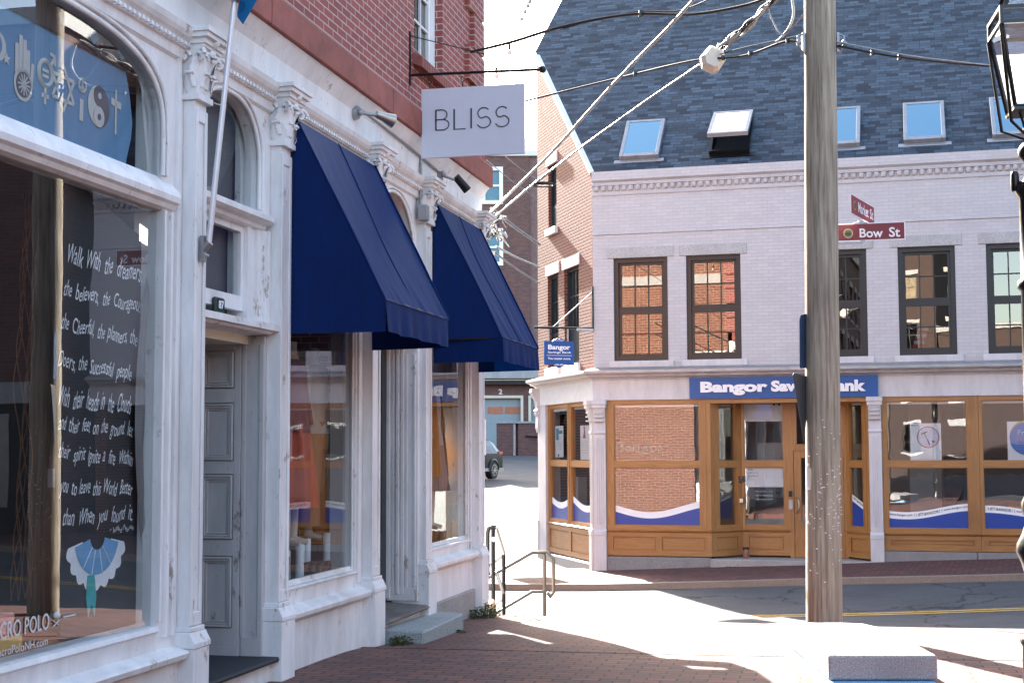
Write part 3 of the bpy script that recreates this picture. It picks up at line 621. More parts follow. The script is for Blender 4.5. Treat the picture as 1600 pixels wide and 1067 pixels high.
# window 3
f=MB(); f.ring(3.6,5.30,.64,3.9,.035,.045,.08); f.ring(3.6,5.265,.64,3.9,.015,.03,.045)
f.box(5.30,5.44,.02,.2,-.2,4.0); f.box(5.34,5.38,.0,.02,.5,4.0); f.box(3.59,5.30,.03,.2,3.9,4.0)
f.prof(3.60,5.35,[(.14,.525),(.035,.525),(.02,.60),(.0,.612),(.0,.635),(.14,.645)])
f.prof(3.595,5.47,[(.1,.40),(.0,.40),(-.02,.42),(-.045,.43),(-.072,.45),(-.08,.48),(-.07,.50),(.03,.528),(.1,.528)])
f.prof(3.595,5.44,[(.12,.10),(.0,.10),(.0,.40),(.12,.40)])
f.box(5.40,5.47,.22,.3,.5,4.2); f.box(5.40,5.47,1.12,1.2,.5,4.2); f.box(5.39,5.66,.22,1.2,-1,.62); f.box(5.45,5.70,.2,.30,-.3,4.1); f.box(5.40,5.7,.3,1.2,3.9,4.3)
fw3=f.build('shop_window',M['white'],A,bevel=.003)
q=MB(); q.quad((3.62,.052,.65),(5.28,.052,.65),(5.28,.052,3.9),(3.62,.052,3.9)); q.build('pane',M['glassA'],fw3)
q=MB(); q.quad((5.44,.3,.62),(5.44,1.12,.62),(5.44,1.12,3.9),(5.44,.3,3.9)); q.build('side_pane',M['glassF'],fw3)
q=MB(); q.box(5.41,5.435,.3,1.12,1.95,3.9); q.box(5.41,5.435,.72,1.12,.56,1.95); q.build('side_sun_stop',M['cream'],fw3)  # added panel, stops sun streaks through the side pane onto the pavement
# rusted / worn feet, conduits
f=MB(); f.tube([FA_ for FA_ in [(1.5,-.035,4.44),(2.9,-.03,4.41),(4.1,-.03,4.36)]],.014,6); f.tube([(3.33,-.03,4.40),(3.33,-.03,3.9)],.014,6); f.box(3.28,3.38,-.1,-.02,3.78,3.92); f.build('conduit',M['steelgrey'],A)
# granite base under window 3
f=MB(); f.prof(3.42,5.78,[(.2,-.6),(-.03,-.6),(-.03,.10),(.2,.105)]); f.build('stone_base',M['granite'],A,bevel=.01)
# interior shells
f=MB(); f.box(-8.7,-1.62,.14,2.6,.40,.45); f.box(-8.7,-1.62,2.6,2.65,.4,4.3); f.box(-1.66,-1.62,.2,2.6,.4,4.3); f.box(-8.7,-1.62,.14,2.6,4.2,4.25)
f.build('left_shop_interior',M['dark'],A)
f=MB(); f.box(-.10,5.39,.36,6.5,.50,.56); f.box(-.05,1.8,.12,.36,.5,.56); f.box(3.45,5.38,.12,.36,.5,.56); f.box(-.12,-.08,.2,6.5,.5,4.2); f.box(-.1,5.40,6.5,6.55,.5,4.2); f.box(-.10,5.39,.2,6.5,4.15,4.2)
f.build('right_shop_interior',M['dark2'],A)
f=MB(); f.box(1.585,1.615,.135,.235,.56,3.9); f.build('side_partition',M['grey'],A)

# ---- granite step in front of entry
f=MB(); f.add([(2.12,-.42,-.3),(3.75,-.34,-.3),(3.75,-.045,-.3),(2.12,-.045,-.3),(2.12,-.42,.055),(3.75,-.34,.03),(3.75,-.045,.045),(2.12,-.045,.07)],[(0,3,2,1),(4,5,6,7),(0,1,5,4),(1,2,6,5),(2,3,7,6),(3,0,4,7)])
solo(f,'doorstep',M['stepstone'],'rough granite step below the dark shop door','step',FA,bevel=.015)

# ================================================================ BANK BUILDING
B=thing('bank_building','white painted brick corner bank with slate roof, skylights and oak shopfront','building',FB,(0,0,-.4))
K=.566
def profm(mb,u0,u1,pts,k0=0,k1=0,mi=0):
    n=len(pts); v=[(u0+k0*d,d,z) for d,z in pts]+[(u1+k1*d,d,z) for d,z in pts]
    return mb.add(v,[(i,(i+1)%n,(i+1)%n+n,i+n) for i in range(n)]+[tuple(range(n-1,-1,-1)),tuple(range(n,2*n))],mi)
BW=[(.41,1.475),(1.835,2.88),(4.19,5.215),(5.78,6.80),(7.34,8.38)]
mb=MB(); mb.holes(0,12,3.72,7.70,0,.3,[(a,c,4.04,6.05) for a,c in BW]); mb.build('front_wall',M['brickP'],B)
mb=MB(); mb.prof(0,12,[(.0,7.56),(-.06,7.60),(-.06,7.77),(.3,7.77),(.3,7.56)]); mb.prof(0,12,[(0,6.515),(-.022,6.525),(-.022,6.56),(0,6.575)]); mb.prof(0,12,[(0,7.29),(-.025,7.30),(-.025,7.34),(0,7.345)])
mb.prof(0,12,[(0,7.48),(-.05,7.49),(-.06,7.545),(0,7.56)])
mb.build('brick_courses',M['brickP'],B)
mb=MB(); u=.04
while u<11.9: mb.lathe([(.028,7.385),(.05,7.40),(.055,7.45),(.05,7.48)],(u+.05,-.006,0),8); u+=.137
o=mb.build('dentils',M['brickP'],B); o['kind']='stuff'
for a,c in BW:
    wd=sash(B,a,c,4.045,6.048,.06,M['darkbrown'],M['glassW'],3,2,t=.085,ft=.05,mun=.022,mid=5.03)
    s=MB(); s.box(a-.125,c+.125,-.022,.2,6.052,6.262); s.build('lintel',M['lintel'],wd,bevel=.006)
    s=MB(); s.box(a-.095,c+.105,-.045,.1,3.915,4.04); s.build('sill',M['lilac'],wd,bevel=.006)
mb=MB(); mb.box(.1,11.8,1.2,1.25,3.75,7.5); mb.build('upper_interior',M['dark'],B)
# something red striped standing in the fourth window
mb=MB()
for i in range(6): mb.box(6.02+.02*i,6.20+.02*i,.16,.2,4.2+.06*i,4.26+.06*i,i%2)
mb.build('window_ornament',[M['brightred'],M['paper']],B)
# roof slab in its own plane
PR=R(45.5); ML=RM[B.name].inverted()@Matrix.Translation(FB.w(0,0,7.78))@Matrix.Rotation(FB.a,4,'Z')@Matrix.Rotation(PR,4,'X')
def hz(pts,z0,z1,mb,mi=0): return mb.plan(pts,z0,z1,mi)
mb=MB(); RP=[(-.04,-.05),(12.1,-.05),(12.1,11.5),(-1.44,11.5),(-1.81,7.26),(-2.04,4.93),(-1.96,4.68)]
hz(RP,-.05,0,mb); mb.build('roof',M['shingle'],B,ml=ML)
mb=MB(); mb.box(-.03,12.1,-.075,-.052,-.06,-.0); mb.build('eave_flashing',M['stone'],B,ml=ML)
for i,(a,c) in enumerate([(.50,1.29),(2.28,3.06),(4.35,5.14),(5.94,6.70),(7.53,8.30)]):
    s0,s1=.36,1.64; f=MB()
    if i!=1:
        f.ring(a,c,s0,s1,.075,0,0); f=MB()
        for (x0,x1,y0,y1) in ((a,a+.075,s0,s1),(c-.075,c,s0,s1),(a+.075,c-.075,s0,s0+.09),(a+.075,c-.075,s1-.06,s1)): f.box(x0,x1,y0,y1,-.02,.10)
        f.box(a-.10,c+.10,s0-.10,s0-.003,-.02,.012)
        sk_=f.build('skylight',M['steelgrey'],B,ml=ML,bevel=.008)
        q=MB(); q.add([(a+.07,s0+.08,.085),(c-.07,s0+.08,.085),(c-.07,s1-.05,.085),(a+.07,s1-.05,.085)],[(0,1,2,3)]); q.build('pane',M['glassS'],sk_)
        q=MB(); q.add([(a+.07,s0+.08,.01),(c-.07,s0+.08,.01),(c-.07,s1-.05,.01),(a+.07,s1-.05,.01)],[(0,1,2,3)]); q.build('blind',M['dark'],sk_)
    else:
        for (x0,x1,y0,y1) in ((a,a+.05,s0,s1),(c-.05,c,s0,s1),(a+.05,c-.05,s0,s0+.06),(a+.05,c-.05,s1-.05,s1)): f.box(x0,x1,y0,y1,-.02,.09)
        f.box(a-.14,c+.14,s0-.12,s0-.003,-.02,.012); f.box(a+.05,c-.05,s0+.06,s1-.05,.0,.006)
        f.tube([((a+c)/2,s0+.1,.02),((a+c)/2,s0+.25,.42)],.012,6)
        sk_=f.build('skylight',M['black'],B,ml=ML)
        # sash hinged near its top, tipped out: local rotation about x at (s1,.1)
        an=R(14); L=s1-s0
        def tp(x,y,z): return (x,s1-y*math.cos(an)+z*math.sin(an),.10+y*math.sin(an)+z*math.cos(an))
        def tb(m_,x0,x1,y0,y1,z0,z1):
            v=[tp(x,y,z) for z in (z0,z1) for (x,y) in ((x0,y0),(x1,y0),(x1,y1),(x0,y1))]; m_.add(v,[(0,1,2,3),(7,6,5,4),(0,4,5,1),(1,5,6,2),(2,6,7,3),(3,7,4,0)])
        q=MB()
        for (x0,x1,y0,y1) in ((a,a+.07,0,L),(c-.07,c,0,L),(a+.07,c-.07,0,.06),(a+.07,c-.07,L-.08,L)): tb(q,x0,x1,y0,y1,-.02,.06)
        q.build('open_sash',M['steelgrey'],sk_)
        q=MB(); q.add([tp(a+.06,.05,.05),tp(c-.06,.05,.05),tp(c-.06,L-.07,.05),tp(a+.06,L-.07,.05)],[(3,2,1,0)]); q.build('pane',glass('glass_open_sash',(.5,.55,.6),.75,0,1,1.5),sk_)
# side gable wall (own frame)
mb=MB(); rk=lambda u:7.70-.873*u
SW=[(-3.05,-2.28,4.07,6.06),(-1.86,-.90,4.07,6.06)]; SU=(-2.97,-2.37,7.07,8.45)
mb.holes(-3.80,0,3.72,7.0,0,.3,[(a,c,z0,z1) for a,c,z0,z1 in SW])
for (a,c) in ((-3.80,SU[0]),(SU[1],0)):
    zt=max(rk(c),7.0); mb.add([(a,0,7.0),(c,0,7.0),(c,0,zt),(a,0,rk(a)),(a,.3,7.0),(c,.3,7.0),(c,.3,zt),(a,.3,rk(a))],[(0,1,2,3),(7,6,5,4),(0,3,7,4),(1,5,6,2),(3,2,6,7)])
a,c=SU[0],SU[1]; mb.quad((a,0,7.0),(c,0,7.0),(c,0,7.07),(a,0,7.07)); mb.quad((a,0,8.45),(c,0,8.45),(c,0,rk(c)),(a,0,rk(a))); mb.box(a,c,.3,.32,7,10); mb.box(a,c,.0,.3,8.45,8.46)
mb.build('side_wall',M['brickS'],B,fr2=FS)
mb=MB(); mb.add([(-3.84,-.05,rk(-3.84)+.02),(.0,-.05,7.72),(.0,-.05,7.80),(-3.84,-.05,rk(-3.84)+.12),(-3.84,.2,rk(-3.84)+.02),(.0,.2,7.72),(.0,.2,7.80),(-3.84,.2,rk(-3.84)+.12)],[(0,1,2,3),(7,6,5,4),(0,4,5,1),(3,2,6,7),(0,3,7,4),(1,5,6,2)])
mb.build('rake_board',M['palestone'],B,fr2=FS)
for a,c,z0,z1 in SW+[SU]:
    zm=z0+(z1-z0)*.42
    wd=MB().box(0,1,0,1,0,1)
    f=MB(); f.ring(a,c,z0,z1,.06,.07,.19); f.box(a+.06,c-.06,.10,.14,z0+.06,z0+(z1-z0)*.38); f.box(a+.06,c-.06,.09,.15,zm-.14,zm-.09)
    n=4
    for i in range(1,n): x=a+.06+(c-a-.12)*i/n; f.box(x-.014,x+.014,.10,.15,zm-.09,z1-.06)
    f.box(a+.06,c-.06,.105,.145,(zm+z1)/2-.012,(zm+z1)/2+.012)
    p=f.build('window',M['trimteal'],B,fr2=FS); ROOT[p.name]=(0,0,0)
    q=MB(); q.quad((a+.05,.14,z0+.05),(c-.05,.14,z0+.05),(c-.05,.14,z1-.05),(a+.05,.14,z1-.05)); q.build('pane',M['glassW'],p)
    q=MB(); q.box(a-.09,c+.09,-.03,.2,z1+.003,z1+.23); q.build('lintel',M['palestone'],p,bevel=.006)
    q=MB(); q.box(a-.07,c+.07,-.07,.1,z0-.19 if z0<5 else z0-.15,z0-.003); q.build('sill',M['palestone'],p,bevel=.006)
mb=MB(); mb.box(-3.7,-1.2,1.0,1.05,3.8,8.6); mb.box(-1.2,-.2,1.0,1.05,3.8,7.2); mb.build('side_interior',M['dark'],B,fr2=FS)
# rear walls and rear roof slope
q0=FB.l(FS.w(-3.80,0,0))
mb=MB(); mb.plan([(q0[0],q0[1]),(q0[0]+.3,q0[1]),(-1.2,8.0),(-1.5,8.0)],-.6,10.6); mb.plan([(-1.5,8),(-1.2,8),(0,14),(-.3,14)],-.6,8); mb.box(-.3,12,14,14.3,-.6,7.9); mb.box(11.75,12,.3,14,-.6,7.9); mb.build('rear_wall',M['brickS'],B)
mb=MB(); yr,zr=11.5*math.cos(PR),7.78+11.5*math.sin(PR)
mb.add([(-1.7,yr,zr),(12.1,yr,zr),(12.1,14.5,7.6),(-.4,14.5,7.6),(-1.7,yr,zr-.2),(12.1,yr,zr-.2),(12.1,14.5,7.4),(-.4,14.5,7.4)],[(0,1,2,3),(7,6,5,4),(0,4,5,1),(1,5,6,2),(2,6,7,3),(3,7,4,0)])
mb.add([(12.0,.1,7.7),(12.0,yr,zr-.15),(12.0,14.4,7.5)],[(0,1,2)]); mb.add([(-1.0,q0[1],11.0),(-1.3,yr,zr-.15),(-.3,14.2,7.6),(-.3,14.2,7),(-1.2,8,7),(q0[0],q0[1],7)],[(0,1,2,3,4,5)])
mb.build('rear_roof',M['dark'],B)
# cornice / frieze over the shopfront, mitred round the corner
FRZ=[(.3,3.285),(-.03,3.285),(-.03,3.665),(.3,3.665)]
COR=[(.3,3.665),(-.035,3.665),(-.06,3.70),(-.12,3.725),(-.16,3.735),(-.175,3.76),(-.24,3.785),(-.26,3.80),(-.26,3.835),(0,3.90),(.3,3.90)]
mb=MB(); profm(mb,0,12,FRZ,K); mb.build('frieze',M['lilac'],B)
mb=MB(); profm(mb,0,12,COR,K); mb.build('cornice',M['lilac'],B)
mb=MB(); profm(mb,.02,12,[(-.285,3.80),(-.262,3.80),(-.262,3.838),(-.05,3.90),(-.05,3.912),(-.285,3.852)],K); mb.build('gutter',M['steelgrey'],B)
mb=MB(); profm(mb,-3.72,0,FRZ,0,-K); mb.build('side_frieze',M['palestone'],B,fr2=FS)
mb=MB(); profm(mb,-3.90,0,COR,0,-K); mb.build('side_cornice',M['palestone'],B,fr2=FS)
mb=MB()
mb.prof(-3.78,-3.60,[(.2,3.66),(-.2,3.66),(-.22,3.58),(-.16,3.48),(-.10,3.38),(-.08,3.22),(-.12,3.18),(-.11,3.10),(-.07,3.05),(-.08,2.8),(-.05,2.7),(.2,2.7)])
mb.box(-3.75,-3.18,-.03,.3,-.3,3.28); mb.box(-3.76,-3.70,-.05,.3,-.3,.8)
mb.build('end_pilaster',M['lilac'],B,fr2=FS)
def bpil(u0,u1,zb,frx=None,k0=0):
    s=MB(); w=u1-u0
    s.box(u0,u1,-.05,.3,.80,2.85); 
    for i in range(4):
        a=u0+.035+(w-.07)*i/4; s.box(a+.004,a+(w-.07)/4-.008,-.06,-.05,.9,2.55)
    s.prof(u0-.008,u1+.008,[(.3,.68),(-.08,.68),(-.08,.75),(-.055,.80),(.3,.80)]); s.box(u0-.006,u1+.006,-.072,.3,zb,.68)
    s.prof(u0-.006,u1+.006,[(.3,2.62),(-.055,2.62),(-.072,2.65),(-.072,2.66),(-.055,2.69),(.3,2.69)])
    s.prof(u0,u1,[(.3,2.85),(-.06,2.85),(-.07,2.93),(-.12,3.08),(-.135,3.13),(.3,3.13)]); s.box(u0-.02,u1+.02,-.15,.3,3.13,3.20); s.box(u0-.03,u1+.03,-.165,.3,3.20,3.285)
    for i in range(3): s.box(u0+.03,u1-.03,-.135-.0,-.06,2.87+.08*i,2.90+.08*i)
    return s
s=bpil(.0,.235,-.3); p=s.build('corner_pilaster',M['lilac'],B,bevel=.004)
s=bpil(5.19,5.42,-.3); s.build('pilaster',M['lilac'],B,bevel=.004)
s=bpil(-.14,-.0,-.3); s.build('side_pilaster',M['palestone'],B,fr2=FS)
# oak shopfront units ------------------------------------------------
def unit(L,zb,panes,base,d=.0,stile=.085,rail=.09,panels=1,t=.10,zt=3.285,capo=.03):
    """panes: list of (x0,x1) glass intervals; returns wood mesh and list of glass rects"""
    s=MB(); h=MB(); gl=[]
    xs=[0]+[v for p in panes for v in p]+[L]
    for a,c in zip(xs[0::2],xs[1::2]):
        s.box(a,c,d,d+t,.80,zt)
        if c-a>.15: m_=(a+c)/2; s.box(a+.03,a+.036,d-.006,d,.82,zt-.02); s.box(m_-.02,m_+.02,d-.012,d,.81,zt-.01)
    for a,c in panes:
        for z0,z1 in ((.80,.873),(1.985,2.10),(3.20,zt)): h.box(a,c,d,d+t,z0,z1)
        for z0,z1 in ((.873,1.985),(2.10,3.20)):
            gl.append((a,c,z0,z1)); h.box(a,c,d+.02,d+.05,z0,z0+.015); h.box(a,c,d+.02,d+.05,z1-.015,z1); s.box(a,a+.015,d+.02,d+.05,z0+.015,z1-.015); s.box(c-.015,c,d+.02,d+.05,z0+.015,z1-.015)
    h.prof(0,L,[(d+t,.745),(d-.01,.745),(d-capo,.765),(d-capo-.008,.785),(d-.012,.80),(d+t,.80)])
    if base>0:
        n=panels; w=(L)/n
        h.box(0,L,d,d+t,.66,.745); h.box(0,L,d,d+t,zb,zb+.10)
        for i in range(n+1):
            c=min(max(i*w,.06),L-.06); s.box(c-.06,c+.06,d+.0,d+t,zb+.10,.66)
        for i in range(n):
            a=max(i*w,0)+(.06 if i else .12); c=min((i+1)*w,L)-(.06 if i<n-1 else .12)
            h.box(a,c,d+.03,d+t,zb+.10,.66); h.box(a+.015,c-.015,d+.018,d+.03,zb+.125,.635)
    return s,h,gl
def place(mb,u,d,ang):
    c,s_=math.cos(ang),math.sin(ang); mb.v=[(u+x*c-y*s_,d+x*s_+y*c,z) for x,y,z in mb.v]; return mb
def shopfront(u,d,ang,L,zb,panes,panels=1,fr2=None,name='shopfront_window',blind=True,glassk='glassB',**kw):
    s,h,gl=unit(L,zb,panes,1,panels=panels,**kw)
    n=len(s.v); s.v+=h.v; s.f+=[tuple(i+n for i in f) for f in h.f]; s.m+=[1]*len(h.f); s.sm+=h.sm
    place(s,u,d,ang); w_=s.build(name,[M['oak'],M['oakh']],B,fr2=fr2)
    if fr2: ROOT[w_.name]=(0,0,0)
    for a,c,z0,z1 in gl:
        q=MB(); q.quad((a,.045,z0),(c,.045,z0),(c,.045,z1),(a,.045,z1)); place(q,u,d,ang).build('pane',M[glassk],w_)
    if blind:
        q=MB()
        for a,c in panes: q.box(a,c,.08,.12,3.145,3.20)
        place(q,u,d,ang).build('blind',M['paper'],w_)
    return w_,gl
wA,gA=shopfront(.24,0,0,2.02,.30,[(.15,1.81)],2)
ang=math.atan2(.6,.52); LL=math.hypot(.6,.52)
wB_,gB=shopfront(2.262,.0,ang,LL,.30,[(.22,.66)],1)
wC,gC=shopfront(2.78,.6,0,.90,.30,[(.045,.80)],1,blind=False)
# big blind in the entry light
q=MB(); q.box(2.83,3.57,.69,.72,2.86,3.2); q.build('roller_blind',M['paper'],wC)
angR=math.atan2(-.6,.45); LR=math.hypot(.6,.45)
wD,gD=shopfront(4.74,.6,angR,LR,.30,[(.12,.53)],1)
wE,gE=shopfront(5.425,0,0,1.70,.47,[(.09,1.50)],1,name='shopfront_window'); 
wF,gF=shopfront(7.13,0,0,1.70,.47,[(.06,1.47)],1)
wH,gH=shopfront(8.84,0,0,1.70,.47,[(.06,1.47)],1)
wG,gG=shopfront(-3.16,.02,0,3.02,.16,[(.16,1.36),(1.62,2.86)],2,fr2=FS)
# doors in the recess
f=MB(); f.box(3.68,3.76,.6,.7,.26,3.285); f.box(4.70,4.76,.6,.7,.26,3.285); f.box(3.76,4.70,.6,.7,2.30,2.42); f.box(3.76,4.70,.6,.7,3.20,3.285); f.box(3.76,3.83,.6,.7,2.42,3.2); f.box(4.62,4.70,.6,.7,2.42,3.2)
f.build('door_frame',M['oak'],B)
f=MB(); f.ring(3.768,4.692,.27,2.295,.14,.615,.67,tb=.62,tt=.14); f.ring(3.82,3.90,.95,2.1,.004,.607,.615)
dr=f.build('door',M['oak'],B,bevel=.003)
q=MB(); q.quad((3.90,.64,.89),(4.56,.64,.89),(4.56,.64,2.16),(3.90,.64,2.16)); q.build('pane',M['glassB'],dr)
q=MB(); q.quad((3.83,.65,2.42),(4.62,.65,2.42),(4.62,.65,3.2),(3.83,.65,3.2)); q.build('transom_pane',M['glassB'],B)
q=MB(); q.tube([(3.80,.61,1.12),(3.83,.55,1.13),(3.86,.53,1.2),(3.86,.53,1.32),(3.83,.55,1.39),(3.80,.61,1.4)],.012,8); q.build('handle',M['steel'],dr)
q=MB(); q.box(3.665,3.73,.575,.598,1.42,1.53,1); q.box(3.66,3.735,.58,.598,1.18,1.36,0); q.build('lock_plate',[M['steelgrey'],M['black']],B)
q=MB(); q.box(2.69,2.84,.53,.56,1.70,1.81); q.box(2.76,2.79,.525,.53,1.77,1.79,1); q.build('keypad',[M['black'],M['brightred']],B)
q=MB(); q.box(2.69,2.82,.55,.58,1.28,1.40); q.box(2.71,2.80,.545,.55,1.30,1.38,1); q.build('card_reader',[M['black'],M['steel']],B)
q=MB(); 
for k in (0,.10): q.ball((3.42+k,.56,3.22),.04,6); q.tube([(3.42+k,.56,3.22),(3.42+k,.50,3.17)],.02,6)
q.build('entrance_lamps',M['black'],B)
f=MB(); f.box(2.1,5.2,-.02,.8,3.20,3.28); f.build('recess_soffit',M['oakh'],B)
# granite plinths & step
f=MB(); f.prof(.235,2.24,[(.2,-.4),(-.04,-.4),(-.04,.275),(.2,.295)]); f.build('stone_base',M['graniteP'],B,bevel=.008)
f=MB(); f.prof(5.42,7.05,[(.2,-.4),(-.035,-.4),(-.035,.455),(.2,.465)]); f.prof(7.058,11.9,[(.2,-.4),(-.035,-.4),(-.035,.455),(.2,.465)]); f.build('stone_base',M['graniteP'],B,bevel=.008)
f=MB(); f.box(2.245,5.19,-.12,.9,-.4,.262); f.build('entrance_step',M['granite'],B,bevel=.012)
f=MB(); f.prof(-3.7,-.13,[(.2,-.5),(-.06,-.5),(-.06,.12),(.2,.16)]); f.build('side_stone_base',M['graniteP'],B,fr2=FS,bevel=.01)
# fascia sign
f=MB(); f.box(1.885,5.378,-.09,-.03,3.29,3.690); f.build('fascia_sign',M['blue'],B)
sg=[o for o in sc.objects if o.name=='fascia_sign'][0]
f=MB(); f.text('Bangor',2.10,3.365,3.345,3.61,-.095,.03,.05); f.text('Savings',3.43,4.39,3.345,3.612,-.095,.03,.05); f.text('Bank',4.46,5.162,3.39,3.605,-.095,.03,.05)
f.build('lettering',M['signwhite'],sg)
# vinyl waves on lower panes
def wave(u0,u1,d,par,fn,ang=0,ou=0,od=0,txt=None,white=.14):
    n=24; a=MB()
    U=[u0+(u1-u0)*i/n for i in range(n+1)]
    for x,y in zip(U,U[1:]):
        a.quad((x,d,.875),(y,d,.875),(y,d,fn(y)),(x,d,fn(x)),0); a.quad((x,d,fn(x)),(y,d,fn(y)),(y,d,fn(y)+white),(x,d,fn(x)+white),1)
    if txt:
        m_=MB()
        for body,p0,p1 in txt:
            x0=u0+(u1-u0)*p0; x1=u0+(u1-u0)*p1
            a.text(body,0,1,0,1,d-.004,0,.012,mi=2,xf=lambda p,q:(x0+(x1-x0)*p, fn(x0+(x1-x0)*p)+.045+.055*q))
    place(a,ou,od,ang).build('vinyl_wave',[M['bluevinyl'],M['paper'],M['ink']],par)
wave(.15,1.81,.04,wA,lambda x:1.12+.11*math.cos((x-.85)*2.6+math.pi)+.06*(x-.9)*.2,0,.24,0,white=.12)
wave(.09,1.50,.04,wE,lambda x:1.09+.065*math.cos((x-.45)*2.9+math.pi)+.03*x,0,5.425,0,[('www.bangor.com',.01,.30),('|',.325,.33),('1.877.BANGOR1',.35,.64),('|',.665,.67),('www.bangor.com',.69,.99)],.13)
wave(.06,1.47,.04,wF,lambda x:1.12+.05*math.cos((x-.1)*2.9),0,7.13,0,[('1.877.BANGOR1',.05,.34),('|',.365,.37),('www.bangor.com',.39,.7)],.13)
wave(.12,.53,.04,wD,lambda x:1.36-.45*(x-.12),angR,4.74,.6,[('1.877.BANGOR1',.1,.95)],.12)
wave(.16,1.36,.04,wG,lambda x:1.20-.10*math.sin((x-.16)*2.6),0,-3.16,.02,white=.13)
wave(1.62,2.86,.04,wG,lambda x:1.22-.13*math.sin((x-1.9)*2.2+.3),0,-3.16,.02,white=.13)
a=MB(); a.text('Bangor',.42,1.42,2.24,2.46,.045,0,.03); 
a.build('window_lettering',plain('letters_dull_orange',(.50,.36,.26),.6,bst=0),wA)  # dull orange letters in the plane of the upper pane
a=MB()
a.box(2.835,3.575,.655,.66,1.60,1.975); 
a.build('window_notice',M['paper'],wC)
a=MB(); 
for i,(t_,x0,x1) in enumerate((('HOURS',2.90,2.99),('LOBBY 9:00 - 5:00',2.90,3.08),('DRIVE UP 8:00 - 5:00',2.90,3.08))): a.text(t_,x0,x1,1.92-.06*i,1.945-.06*i,.652,0,.01)
a.build('notice_text',M['ink'],wC)
a=MB()
for i,t_ in enumerate(('Saturday 9:00 - 12:00','Call for after hours','help or more details')): a.text(t_,3.02,3.36,1.50-.075*i,1.53-.075*i,.652,0,.012)
a.build('door_lettering',M['paper'],wC)
# interior
f=MB(); f.box(.05,11.7,3.6,3.65,.25,3.6); f.box(.05,11.7,.12,3.6,3.50,3.55); f.build('interior_wall',M['beige'],B)
f=MB(); f.box(.05,11.7,.75,3.6,.20,.25); f.build('interior_floor',M['dark2'],B)
f=MB(); f.box(6.55,6.95,2.0,2.1,.25,3.5); f.box(7.1,8.9,1.6,1.7,.25,3.5); f.box(.3,2.2,.9,.95,.3,3.5); f.build('partition_and_backing',M['dark'],B)  # last panel is an added backing that darkens the first window
f=MB(); f.box(3.0,3.6,1.4,1.8,2.1,2.45); f.box(3.2,3.5,1.38,1.4,2.15,2.42); f.box(5.9,6.5,2.0,2.1,.25,3.5); f.build('interior_shelf',M['intwhite'],B)
f=MB(); f.box(-3.6,-.2,2.4,2.45,.1,3.6); f.build('side_interior_wall',M['beige'],B,fr2=FS)
f=MB(); f.box(-2.9,-2.55,.5,.7,.9,1.75); f.box(-1.25,-.75,.45,.8,.9,1.8); f.build('office_machine',M['intwhite'],B,fr2=FS)

